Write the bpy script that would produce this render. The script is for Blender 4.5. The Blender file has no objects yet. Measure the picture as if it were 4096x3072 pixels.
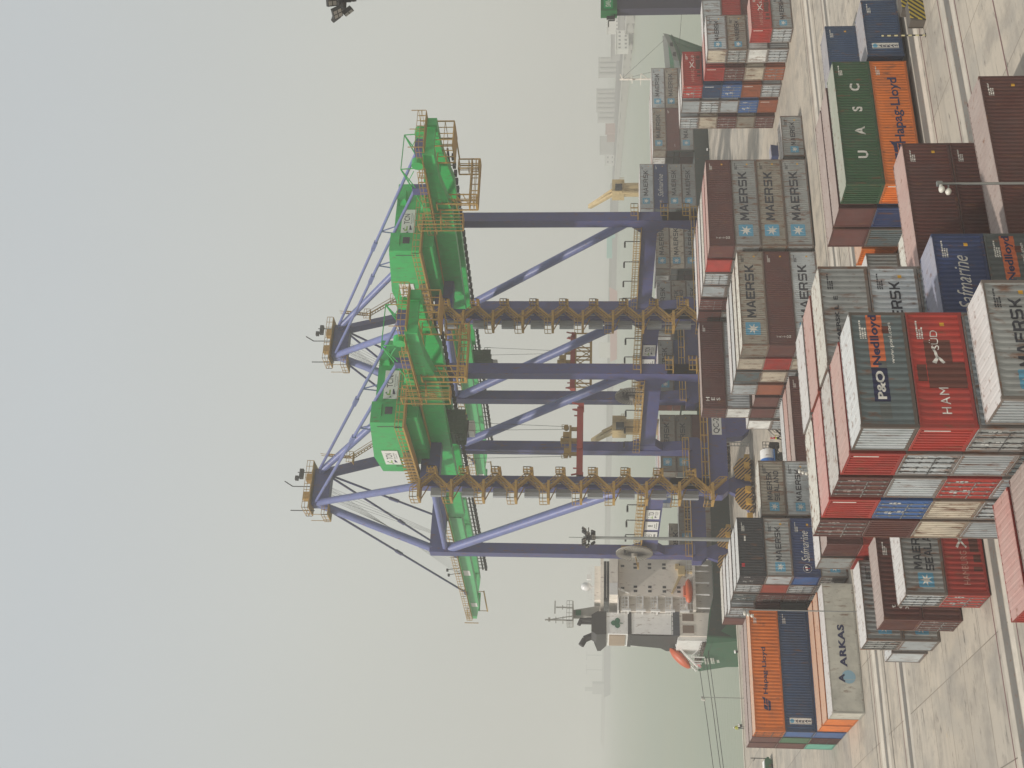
import bpy, bmesh, math, random
from mathutils import Vector, Matrix
random.seed(7)
R = math.radians
SC = bpy.context.scene
COL = SC.collection

# ------------------------------------------------------------------ camera, light, exposure
CH = 24.2
F_PX, PITCH, YAW, ROLL = 4806.74, R(4.085), R(28.2835), R(0.3448)
cam_d = bpy.data.cameras.new('camera')
cam_d.sensor_fit = 'HORIZONTAL'; cam_d.sensor_width = 36.0
cam_d.lens = F_PX / 4096 * 36.0
cam_d.clip_start = 0.5; cam_d.clip_end = 20000
cam = bpy.data.objects.new('camera', cam_d); COL.objects.link(cam); SC.camera = cam
hd = Vector((math.sin(YAW), math.cos(YAW), 0)); rt0 = Vector((math.cos(YAW), -math.sin(YAW), 0)); zz = Vector((0, 0, 1))
fwd = hd * math.cos(PITCH) + zz * math.sin(PITCH); up0 = zz * math.cos(PITCH) - hd * math.sin(PITCH)
right_ = rt0 * math.cos(ROLL) + up0 * math.sin(ROLL); up_ = up0 * math.cos(ROLL) - rt0 * math.sin(ROLL)
# the photograph was taken with the phone on its side: picture-right is world-down
M = Matrix((( -up_.x, right_.x, -fwd.x), (-up_.y, right_.y, -fwd.y), (-up_.z, right_.z, -fwd.z))).to_4x4()
M.translation = Vector((0, 0, CH)); cam.matrix_world = M

SUN_DIR = Vector((-0.60, -0.13, 0.80)).normalized()          # towards the sun
el = math.asin(SUN_DIR.z); az = math.atan2(SUN_DIR.x, SUN_DIR.y)
world = bpy.data.worlds.new('World'); SC.world = world; world.use_nodes = True
wn, wl = world.node_tree.nodes, world.node_tree.links
sky = wn.new('ShaderNodeTexSky'); sky.sky_type = 'NISHITA'; sky.sun_disc = False
sky.sun_elevation = el; sky.sun_rotation = az; sky.air_density = 1.0; sky.dust_density = 8.0; sky.ozone_density = 1.0; sky.altitude = 0
bg = wn['Background']; bg.inputs['Strength'].default_value = 0.12
# a thick dusty veil hides most of the clear sky: warm grey low down, cooler and bluer higher up
tcw = wn.new('ShaderNodeTexCoord'); spw = wn.new('ShaderNodeSeparateXYZ'); wl.new(tcw.outputs['Generated'], spw.inputs[0])
ramp = wn.new('ShaderNodeValToRGB'); wl.new(spw.outputs['Z'], ramp.inputs[0]); re_ = ramp.color_ramp.elements
re_[0].position = 0.0; re_[0].color = (.560, .560, .505, 1); re_[1].position = .20; re_[1].color = (.572, .580, .530, 1)
q_ = re_.new(.42); q_.color = (.548, .577, .580, 1); q_ = re_.new(.9); q_.color = (.53, .56, .57, 1)
nz = wn.new('ShaderNodeTexNoise'); nz.inputs['Scale'].default_value = 2.2; nz.inputs['Detail'].default_value = 3; wl.new(tcw.outputs['Generated'], nz.inputs['Vector'])
nr = wn.new('ShaderNodeMapRange'); nr.inputs[1].default_value = .3; nr.inputs[2].default_value = .7; nr.inputs[3].default_value = 8.6; nr.inputs[4].default_value = 9.1; wl.new(nz.outputs['Fac'], nr.inputs[0])
sc_ = wn.new('ShaderNodeVectorMath'); sc_.operation = 'SCALE'; wl.new(ramp.outputs[0], sc_.inputs[0]); wl.new(nr.outputs[0], sc_.inputs['Scale'])
veil = wn.new('ShaderNodeMix'); veil.data_type = 'RGBA'; veil.inputs[0].default_value = .90
wl.new(sky.outputs['Color'], veil.inputs[6]); wl.new(sc_.outputs[0], veil.inputs[7]); wl.new(veil.outputs[2], bg.inputs['Color'])
sun_d = bpy.data.lights.new('sun', 'SUN'); sun_d.energy = 3.0; sun_d.angle = R(2.0); sun_d.color = (1.0, 0.94, 0.85)
sun = bpy.data.objects.new('sun', sun_d); COL.objects.link(sun)
sun.rotation_euler = (-SUN_DIR).to_track_quat('-Z', 'Y').to_euler()
SC.view_settings.view_transform = 'Standard'; SC.view_settings.look = 'None'
SC.view_settings.exposure = 0.0; SC.view_settings.gamma = 1.0
SC.render.engine = 'CYCLES'
SC.cycles.max_bounces = 6; SC.cycles.diffuse_bounces = 3; SC.cycles.glossy_bounces = 2; SC.cycles.volume_bounces = 2
SC.cycles.use_denoising = True

# ------------------------------------------------------------------ helpers
class MB:
    def __init__(s): s.v = []; s.f = []; s.m = []
    def quad(s, a, b, c, d, mi=0):
        n = len(s.v); s.v += [tuple(a), tuple(b), tuple(c), tuple(d)]; s.f.append((n, n+1, n+2, n+3)); s.m.append(mi)
    def poly(s, pts, mi=0):
        n = len(s.v); s.v += [tuple(p) for p in pts]; s.f.append(tuple(range(n, n+len(pts)))); s.m.append(mi)
    def box(s, x0, x1, y0, y1, z0, z1, mi=0):
        n = len(s.v)
        s.v += [(x0,y0,z0),(x1,y0,z0),(x1,y1,z0),(x0,y1,z0),(x0,y0,z1),(x1,y0,z1),(x1,y1,z1),(x0,y1,z1)]
        for f in ((0,3,2,1),(4,5,6,7),(0,1,5,4),(1,2,6,5),(2,3,7,6),(3,0,4,7)):
            s.f.append(tuple(n+i for i in f)); s.m.append(mi)
    def bar(s, a, b, w, h=None, mi=0, up=(0, 0, 1)):
        h = h or w; a = Vector(a); b = Vector(b); d = (b-a).normalized(); u = Vector(up)
        if abs(d.dot(u)) > .98: u = Vector((1, 0, 0))
        r = d.cross(u).normalized(); u = r.cross(d).normalized()
        n = len(s.v)
        for p in (a, b):
            for i, j in ((-1,-1),(1,-1),(1,1),(-1,1)): s.v.append(tuple(p + r*(i*w/2) + u*(j*h/2)))
        for f in ((0,3,2,1),(4,5,6,7),(0,1,5,4),(1,2,6,5),(2,3,7,6),(3,0,4,7)):
            s.f.append(tuple(n+i for i in f)); s.m.append(mi)
    def tube(s, a, b, ra, rb=None, k=10, mi=0, caps=True):
        rb = ra if rb is None else rb; a = Vector(a); b = Vector(b); d = (b-a).normalized()
        u = Vector((0,0,1)) if abs(d.z) < .95 else Vector((1,0,0)); r = d.cross(u).normalized(); u = r.cross(d)
        n = len(s.v)
        for p, q in ((a, ra), (b, rb)):
            for i in range(k):
                t = 2*math.pi*i/k; s.v.append(tuple(p + r*(q*math.cos(t)) + u*(q*math.sin(t))))
        for i in range(k):
            j = (i+1) % k; s.f.append((n+i, n+j, n+k+j, n+k+i)); s.m.append(mi)
        if caps: s.f += [tuple(n+i for i in reversed(range(k))), tuple(n+k+i for i in range(k))]; s.m += [mi, mi]
    def prism(s, pts, axis, t0, t1, mi=0):
        "pts: 2-D outline; extruded along axis from t0 to t1"
        def P(p, t):
            return (t, p[0], p[1]) if axis == 'x' else (p[0], t, p[1]) if axis == 'y' else (p[0], p[1], t)
        n = len(s.v); k = len(pts)
        s.v += [P(p, t0) for p in pts] + [P(p, t1) for p in pts]
        s.f.append(tuple(n+i for i in range(k))); s.f.append(tuple(n+k+i for i in reversed(range(k)))); s.m += [mi, mi]
        for i in range(k):
            j = (i+1) % k; s.f.append((n+i, n+k+i, n+k+j, n+j)); s.m.append(mi)
    def sphere(s, c, r, k=10, mi=0, sz=1.0):
        n = len(s.v); rings = k//2
        for i in range(rings+1):
            t = math.pi*i/rings
            for j in range(k):
                q = 2*math.pi*j/k; s.v.append((c[0]+r*math.sin(t)*math.cos(q), c[1]+r*math.sin(t)*math.sin(q), c[2]+r*sz*math.cos(t)))
        for i in range(rings):
            for j in range(k):
                j2 = (j+1) % k; s.f.append((n+i*k+j, n+(i+1)*k+j, n+(i+1)*k+j2, n+i*k+j2)); s.m.append(mi)
    def rail(s, a, b, h=1.1, step=1.6, w=.07, mi=0):
        a = Vector(a); b = Vector(b); L = (b-a).length; k = max(1, int(round(L/step)))
        for i in range(k+1):
            p = a.lerp(b, i/k); s.bar(p, p+Vector((0,0,h)), w, mi=mi)
        for q in (.55, 1.0): s.bar(a+Vector((0,0,h*q)), b+Vector((0,0,h*q)), w, mi=mi)
    def mesh(s, name):
        me = bpy.data.meshes.new(name); me.from_pydata(s.v, [], s.f); me.update()
        bm = bmesh.new(); bm.from_mesh(me); bmesh.ops.recalc_face_normals(bm, faces=bm.faces); 
        bm.to_mesh(me); bm.free()
        if len(me.polygons) == len(s.m): me.polygons.foreach_set('material_index', s.m)
        return me
    def build(s, name, mats, parent=None):
        return link(s.mesh(name), name, mats, parent)

def link(me, name, mats, parent=None, loc=None):
    o = bpy.data.objects.new(name, me); COL.objects.link(o)
    if not isinstance(mats, (list, tuple)): mats = [mats]
    while len(me.materials) < len(mats): me.materials.append(None)
    for i, m in enumerate(mats):
        o.material_slots[i].link = 'OBJECT'; o.material_slots[i].material = m
    if parent: o.parent = parent
    if loc: o.location = loc
    return o
def smooth(o, ang=40):
    for p in o.data.polygons: p.use_smooth = True
    try: o.data.set_sharp_from_angle(angle=R(ang))
    except Exception: pass
    return o
def empty(name, loc=(0,0,0), rz=0):
    o = bpy.data.objects.new(name, None); COL.objects.link(o); o.location = loc; o.rotation_euler = (0,0,rz); o.empty_display_size = .3
    return o
def tag(o, label, cat, group=None):
    o['label'] = label; o['category'] = cat
    if group: o['group'] = group
    return o
def structure(o, kind='structure'):
    o['kind'] = kind; return o

# ------------------------------------------------------------------ materials
def mat(name, col, rough=.5, metal=0.0, grime=0.0, rust=0.0, dust=0.0, scale=1.0, bump=0.0, spec=.5, fine=0.0, wear=None):
    m = bpy.data.materials.new(name); m.use_nodes = True; n, l = m.node_tree.nodes, m.node_tree.links
    p = n['Principled BSDF']; p.inputs['Roughness'].default_value = rough; p.inputs['Metallic'].default_value = metal
    p.inputs['Specular IOR Level'].default_value = spec
    c = (*col, 1); p.inputs['Base Color'].default_value = c
    if grime == rust == dust == bump == fine == 0 and not wear: return m
    tc = n.new('ShaderNodeTexCoord'); oi = n.new('ShaderNodeObjectInfo'); ml = n.new('ShaderNodeMath'); ml.operation = 'MULTIPLY'; ml.inputs[1].default_value = 57.0
    l.new(oi.outputs['Random'], ml.inputs[0])
    ad = n.new('ShaderNodeVectorMath'); ad.operation = 'ADD'; l.new(tc.outputs['Object'], ad.inputs[0]); l.new(ml.outputs[0], ad.inputs[1])
    def noise(sc, det, sx=(1,1,1)):
        mp = n.new('ShaderNodeMapping'); mp.inputs['Scale'].default_value = sx; l.new(ad.outputs[0], mp.inputs['Vector'])
        t = n.new('ShaderNodeTexNoise'); t.inputs['Scale'].default_value = sc; t.inputs['Detail'].default_value = det; t.inputs['Roughness'].default_value = .62
        l.new(mp.outputs[0], t.inputs['Vector']); return t.outputs['Fac']
    def ramp(src, a, b, va=0.0, vb=1.0):
        r = n.new('ShaderNodeMapRange'); r.inputs[1].default_value = a; r.inputs[2].default_value = b; r.inputs[3].default_value = va; r.inputs[4].default_value = vb
        l.new(src, r.inputs[0]); return r.outputs[0]
    cur = None
    def mix(fac, colr, cur):
        x = n.new('ShaderNodeMix'); x.data_type = 'RGBA'; l.new(fac, x.inputs[0])
        if cur is None: x.inputs[6].default_value = c
        else: l.new(cur, x.inputs[6])
        x.inputs[7].default_value = (*colr, 1); return x.outputs[2]
    # one paint batch is a little darker or paler than the next
    hv = n.new('ShaderNodeHueSaturation'); hv.inputs['Color'].default_value = c
    l.new(ramp(oi.outputs['Random'], 0, 1, .86, 1.12), hv.inputs['Value']); cur = hv.outputs[0]
    if grime:
        cur = mix(ramp(noise(.55*scale, 4), .42, .72, 0, grime), tuple(x*.45+.03 for x in col), cur)
        cur = mix(ramp(noise(1.1*scale, 5, (2.2, 2.2, .25)), .5, .8, 0, grime*.9), tuple(x*.55+.05 for x in col), cur)
    if grime > .5:      # chalky, sun-bleached areas
        cur = mix(ramp(noise(.4*scale, 3, (.6, 1, 1.4)), .45, .75, 0, .35), tuple(min(.8, x*1.25+.035) for x in col), cur)
    if dust:
        cur = mix(ramp(noise(.7*scale, 5), .2, .75, dust*.75, min(1, dust*1.15)), (.45, .40, .36), cur)
    if rust:
        cur = mix(ramp(noise(1.6*scale, 6, (1.6, 1.6, .42)), .60-.13*rust, .73-.12*rust, 0, .9), (.15, .062, .028), cur)
        cur = mix(ramp(noise(5*scale, 4, (1.5, 1.5, .5)), .68-.1*rust, .76-.1*rust, 0, .7), (.10, .05, .03), cur)
    if wear: cur = mix(ramp(noise(6, 5), .57, .70, 0, .75), wear, cur)
    if fine: cur = mix(ramp(noise(14, 3), .35, .7, 0, fine), tuple(x*.6 for x in col), cur)
    l.new(cur, p.inputs['Base Color'])
    if bump:
        b = n.new('ShaderNodeBump'); b.inputs['Strength'].default_value = bump; b.inputs['Distance'].default_value = .02
        l.new(noise(3.5*scale, 4), b.inputs['Height']); l.new(b.outputs[0], p.inputs['Normal'])
    return m

PAL = dict(grey=(.29,.30,.29), tan=(.27,.245,.20), lgrey=(.40,.43,.44), steel=(.105,.135,.14), dgrey=(.085,.10,.10), red=(.36,.032,.022), brick=(.27,.055,.035),
  maroon=(.105,.030,.024), orange=(.66,.165,.02), green=(.022,.075,.028), teal=(.11,.36,.27), blue=(.022,.055,.125), navy=(.020,.040,.125), royal=(.035,.10,.27), black=(.030,.032,.037),
  cream=(.56,.50,.40), white=(.66,.66,.63), reefer=(.50,.485,.42), rust=(.30,.085,.035), olive=(.20,.19,.155), ogreen=(.05,.13,.065))
PAINT, ROOF, FRAME = {}, {}, {}
def paint(k):
    if k not in PAINT:
        r = {'grey':.5,'tan':.65,'lgrey':.4,'cream':.55,'white':.35,'olive':.4,'steel':.3}.get(k, .15)
        PAINT[k] = mat('paint_'+k, PAL[k], .55, grime=.6, rust=r, bump=.15)
    return PAINT[k]
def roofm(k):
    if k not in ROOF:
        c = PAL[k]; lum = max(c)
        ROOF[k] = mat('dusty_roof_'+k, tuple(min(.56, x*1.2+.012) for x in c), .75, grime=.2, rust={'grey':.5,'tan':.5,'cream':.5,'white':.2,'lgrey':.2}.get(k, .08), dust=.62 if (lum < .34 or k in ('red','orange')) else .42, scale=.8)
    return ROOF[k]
def framem(k):
    if k not in FRAME:
        c = PAL[k]
        FRAME[k] = mat('frame_'+k, tuple(x*.28+y for x, y in zip(c, (.075,.045,.03))) if k in ('grey','tan','lgrey','olive','steel','cream','white') else tuple(x*.8 for x in c), .6, grime=.5, rust=.65 if k in ('grey','tan','lgrey','olive','cream') else .3)
    return FRAME[k]
INK = dict(dark=mat('ink_dark', (.022,.024,.034), .6, wear=(.10,.105,.105)), white=mat('ink_white', (.62,.60,.55), .6, wear=(.36,.33,.30)), skyblue=mat('ink_skyblue', (.10,.30,.44), .6, wear=(.16,.27,.32)),
  paleblue=mat('ink_paleblue', (.26,.42,.52), .6, fine=.1), navy=mat('ink_navy', (.014,.017,.065), .6, fine=.1), orange=mat('ink_orange', (.62,.15,.055), .6, fine=.2), yellow=mat('ink_yellow', (.6,.32,.02), .6), red=mat('ink_red', (.42,.02,.03), .6), lime=mat('ink_lime', (.20,.36,.04), .6), dgreen=mat('ink_dgreen', (.03,.14,.07), .6),
  faint=mat('ink_faint', (.50,.26,.21), .6, fine=.3), patch=mat('ink_patch', (.11,.032,.022), .6, fine=.2), greypatch=mat('ink_greypatch', (.10,.11,.105), .6))
STEEL = mat('galvanised_steel', (.33,.34,.33), .45, .6, grime=.4)
BARM = mat('lock_bar_steel', (.10,.10,.10), .5, .4, grime=.4)
PLATE = mat('white_plate', (.50,.50,.48), .6, fine=.5)
PLATE_R = mat('faded_plate', (.33,.25,.23), .6, fine=.5)

# ------------------------------------------------------------------ lettering
TXT = {}
def text_bm(s, bold=.02, shear=0.0, space=1.0, line=1.0, align='LEFT'):
    cu = bpy.data.curves.new('t', 'FONT'); cu.body = s; cu.size = 1.0; cu.offset = bold; cu.shear = shear; cu.space_character = space; cu.space_line = line; cu.align_x = align
    cu.resolution_u = 4; cu.fill_mode = 'FRONT'
    o = bpy.data.objects.new('t', cu); COL.objects.link(o); dg = bpy.context.evaluated_depsgraph_get(); dg.update()
    me = bpy.data.meshes.new_from_object(o.evaluated_get(dg)); bpy.data.objects.remove(o); bpy.data.curves.remove(cu)
    return me
def lettering_mesh(key, w, h, bold=.02, shear=0.0, space=1.0, line=1.0, align='LEFT'):
    "flat lettering in the XZ plane, lower left at the origin, stretched to w x h"
    k = (key, w, h, bold, shear, space, line, align)
    if k in TXT: return TXT[k]
    me = text_bm(key, bold, shear, space, line, align)
    xs = [v.co.x for v in me.vertices]; ys = [v.co.y for v in me.vertices]
    x0, x1, y0, y1 = min(xs), max(xs), min(ys), max(ys)
    for v in me.vertices: v.co = ((v.co.x-x0)/(x1-x0)*w, 0, (v.co.y-y0)/(y1-y0)*h)
    TXT[k] = me; return me
GLYPH = dict(
 M=[[(0,0),(0,1),(.24,1),(.5,.45),(.76,1),(1,1),(1,0),(.8,0),(.8,.66),(.57,.18),(.43,.18),(.2,.66),(.2,0)]],
 A=[[(0,0),(.38,1),(.5,1),(.5,.76),(.37,.40),(.5,.40),(.5,.22),(.30,.22),(.22,0)],[(1,0),(.62,1),(.5,1),(.5,.76),(.63,.40),(.5,.40),(.5,.22),(.70,.22),(.78,0)]],
 E=[[(0,0),(0,1),(1,1),(1,.81),(.22,.81),(.22,.6),(.9,.6),(.9,.41),(.22,.41),(.22,.19),(1,.19),(1,0)]],
 R=[[(0,0),(.22,0),(.22,1),(0,1)],[(.22,.81),(.78,.81),(1,.85),(.8,1),(.22,1)],[(.78,.81),(.78,.55),(1,.55),(1,.85)],[(.22,.36),(.63,.36),(.77,0),(1,0),(.85,.40),(1,.55),(.78,.55),(.22,.55)]],
 S=[[(0,0),(0,.19),(.8,.19),(.8,.41),(.15,.41),(0,.55),(0,.86),(.15,1),(1,1),(1,.81),(.2,.81),(.2,.60),(.85,.60),(1,.46),(1,.14),(.85,0)]],
 K=[[(0,0),(.22,0),(.22,1),(0,1)],[(.22,.38),(.38,.38),(.73,0),(1,0),(.57,.50),(.98,1),(.70,1),(.38,.62),(.22,.62)]],
 L=[[(0,0),(0,1),(.22,1),(.22,.19),(1,.19),(1,0)]], N=[[(0,0),(0,1),(.24,1),(.79,.32),(.79,1),(1,1),(1,0),(.77,0),(.21,.68),(.21,0)]],
 D=[[(0,0),(.22,0),(.22,1),(0,1)],[(.22,1),(.22,.81),(.66,.81),(.78,.70),(1,.78),(.78,1)],[(.78,.70),(.78,.30),(1,.22),(1,.78)],[(.22,0),(.78,0),(1,.22),(.78,.30),(.66,.19),(.22,.19)]])
def wide_lettering(word, w, h):
    "broad square-cut capitals drawn as outlines"
    k = ('wide', word, w, h)
    if k in TXT: return TXT[k]
    n = len(word); u = w/(n+(n-1)*.17); polys = []
    for i, ch in enumerate(word):
        if ch in GLYPH: polys += [[((i*1.17+x)*u, z*h) for x, z in p] for p in GLYPH[ch]]
    TXT[k] = shape_mesh(polys); return TXT[k]
def star_mesh(r, n=7, inner=.38):
    me = bpy.data.meshes.new('star'); b = MB(); pts = []
    for i in range(2*n):
        a = math.pi/2 + math.pi*i/n; q = r if i % 2 == 0 else r*inner; pts.append((q*math.cos(a), 0, q*math.sin(a)))
    b.poly([(0,0,0)] if False else pts); return b.mesh('star')
def shape_mesh(polys):
    b = MB()
    for p in polys: b.poly([(x, 0, z) for x, z in p])
    return b.mesh('shape')
def circle(cx, cz, r, k=20, rz=None):
    rz = rz or r; return [(cx+r*math.cos(2*math.pi*i/k), cz+rz*math.sin(2*math.pi*i/k)) for i in range(k)]

# ------------------------------------------------------------------ containers
W = 2.438; H8 = 2.591; H9 = 2.896; L20 = 6.058; L40 = 12.192
DEP = .042
def pitch_of(L, wide): return .345 if wide else .272
def prof(x, L, p):
    "depth of the side corrugation behind the frame plane at x"
    x0, x1 = .16, L-.16
    if x <= x0 or x >= x1: return .012
    n = max(1, round((x1-x0)/p)); q = (x1-x0)/n; t = ((x-x0)/q) % 1.0
    if t < .26: return .012
    if t < .5: return .012 + DEP*(t-.26)/.24
    if t < .76: return .012 + DEP
    return .012 + DEP*(1-(t-.76)/.24)
def breaks(L, p):
    x0, x1 = .16, L-.16; n = max(1, round((x1-x0)/p)); q = (x1-x0)/n; out = []
    for i in range(n):
        for t in (0, .26, .5, .76): out.append(x0+q*(i+t))
    return out + [x1]
CM = {}
def c_mesh(kind, L, H, wide=False):
    k = (kind, round(L,3), round(H,3), wide)
    if k in CM: return CM[k]
    b = MB()
    if kind == 'frame':
        for x in (0, L-.16):
            for y in (0, W-.16): b.box(x, x+.16, y, y+.16, .118, H-.118)
        for y in (0, W-.09): b.box(.16, L-.16, y, y+.09, .03, .19); b.box(.16, L-.16, y, y+.09, H-.10, H-.012)
        for x in (0, L-.09): b.box(x, x+.09, .16, W-.16, .03, .19); b.box(x, x+.09, .16, W-.16, H-.13, H-.012)
        for x in (-.003, L-.175):
            for y in (-.003, W-.159):
                for z in (0, H-.118): b.box(x, x+.178, y, y+.162, z, z+.118)
        b.quad((.1,W-.03,.1),(L-.1,W-.03,.1),(L-.1,W-.03,H-.05),(.1,W-.03,H-.05))         # far side
        b.quad((L-.03,.1,.1),(L-.03,W-.1,.1),(L-.03,W-.1,H-.05),(L-.03,.1,H-.05))         # far end
        b.quad((.1,.1,.12),(L-.1,.1,.12),(L-.1,W-.1,.12),(.1,W-.1,.12))                   # floor
    elif kind == 'side':
        p = pitch_of(L, wide); xs = breaks(L, p)
        for a, c in zip(xs, xs[1:]):
            ya, yc = prof(a+1e-5, L, p), prof(c-1e-5, L, p)
            b.quad((a,ya,.19),(c,yc,.19),(c,yc,H-.10),(a,ya,H-.10))
    elif kind == 'flat':
        b.quad((.16,.014,.19),(L-.16,.014,.19),(L-.16,.014,H-.10),(.16,.014,H-.10))
        for i in range(1, 8): b.box(L*i/8-.012, L*i/8+.012, .004, .02, .19, H-.10)
    elif kind == 'roof':
        p = .42 if L > 8 else .46; n = int((L-.3)/p); q = (L-.3)/n
        for i in range(n):
            x = .15+q*i; z0, z1 = H-.012, H-.026
            for (a, za, c, zc) in ((0, z0, .6, z0), (.6, z0, .7, z1), (.7, z1, .9, z1), (.9, z1, 1, z0)):
                b.quad((x+q*a,.06,za),(x+q*c,.06,zc),(x+q*c,W-.06,zc),(x+q*a,W-.06,za))
        for x0, x1 in ((.0,.15),(L-.15,L)): b.quad((x0,.06,H-.009),(x1,.06,H-.009),(x1,W-.06,H-.009),(x0,W-.06,H-.009))
        for y0, y1 in ((.0,.06),(W-.06,W)): b.quad((.16,y0,H-.008),(L-.16,y0,H-.008),(L-.16,y1,H-.008),(.16,y1,H-.008))
    elif kind == 'end':
        y0, y1 = .16, W-.16; n = 8; q = (y1-y0)/n
        for i in range(n):
            y = y0+q*i
            for (a, xa, c, xc) in ((0,.012,.46,.012),(.46,.012,.54,.10),(.54,.10,.92,.10),(.92,.10,1,.012)):
                b.quad((xa,y+q*a,.19),(xc,y+q*c,.19),(xc,y+q*c,H-.13),(xa,y+q*a,H-.13))
    elif kind == 'panelend':
        b.quad((.02,.16,.19),(.02,W-.16,.19),(.02,W-.16,H-.13),(.02,.16,H-.13))
    elif kind in ('door0', 'door1'):
        y0 = .16 if kind == 'door0' else W/2+.006; y1 = W/2-.006 if kind == 'door0' else W-.16
        z0, z1 = .19, H-.13
        b.box(.015, .045, y0, y1, z0, z1)
        m = (z1-z0)/3
        for i in range(3):                                         # pressed ribs of the door leaf
            b.box(.003, .016, y0+.10, y1-.10, z0+m*i+.16, z0+m*i+.30); b.box(.003, .016, y0+.10, y1-.10, z0+m*i+.55, z0+m*i+.68)
    elif kind in ('bars0', 'bars1'):
        y0 = .16 if kind == 'bars0' else W/2; z0, z1 = .10, H-.05
        for dy in (.30, .78):
            b.box(-.035, .004, y0+dy-.022, y0+dy+.022, z0, z1)
            for z in (.25, H*.36, H*.66, H-.24): b.box(-.045, -.002, y0+dy-.07, y0+dy+.07, z, z+.09)
            b.box(-.05, -.034, y0+dy-.02, y0+dy+.36, 1.10, 1.15)
    elif kind in ('plates0', 'plates1'):
        rnd = random.Random(3 if kind == 'plates0' else 5); y0 = .22 if kind == 'plates0' else W/2+.08
        z = H-.45
        for i in range(3 if kind == 'plates0' else 5):
            w, h = .14+.22*rnd.random(), .09+.10*rnd.random(); z -= h+.05; y = y0+.06+.12*rnd.random(); b.box(-.008, .001, y, y+w, z, z+h)
    CM[k] = b.mesh(kind); return CM[k]

LET = {}
def on_side(me, x, z, L, wide, key, flat=False):
    "wrap a flat XZ mesh onto the corrugated near side at (x, z)"
    k = (key, round(x,2), round(z,2), round(L,2), wide, flat)
    if k in LET: return LET[k]
    bm = bmesh.new(); bm.from_mesh(me)
    for v in bm.verts: v.co.x += x; v.co.z += z; v.co.y = 0
    if not flat:
        p = pitch_of(L, wide); lo = min(v.co.x for v in bm.verts); hi = max(v.co.x for v in bm.verts)
        for t in breaks(L, p):
            if lo+1e-4 < t < hi-1e-4:
                bmesh.ops.bisect_plane(bm, geom=bm.verts[:]+bm.edges[:]+bm.faces[:], dist=1e-6, plane_co=(t,0,0), plane_no=(1,0,0))
        for v in bm.verts: v.co.y = prof(v.co.x, L, p) - .006
    else:
        for v in bm.verts: v.co.y = .006
    out = bpy.data.meshes.new('lettering'); bm.to_mesh(out); bm.free(); LET[k] = out; return out

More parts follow.
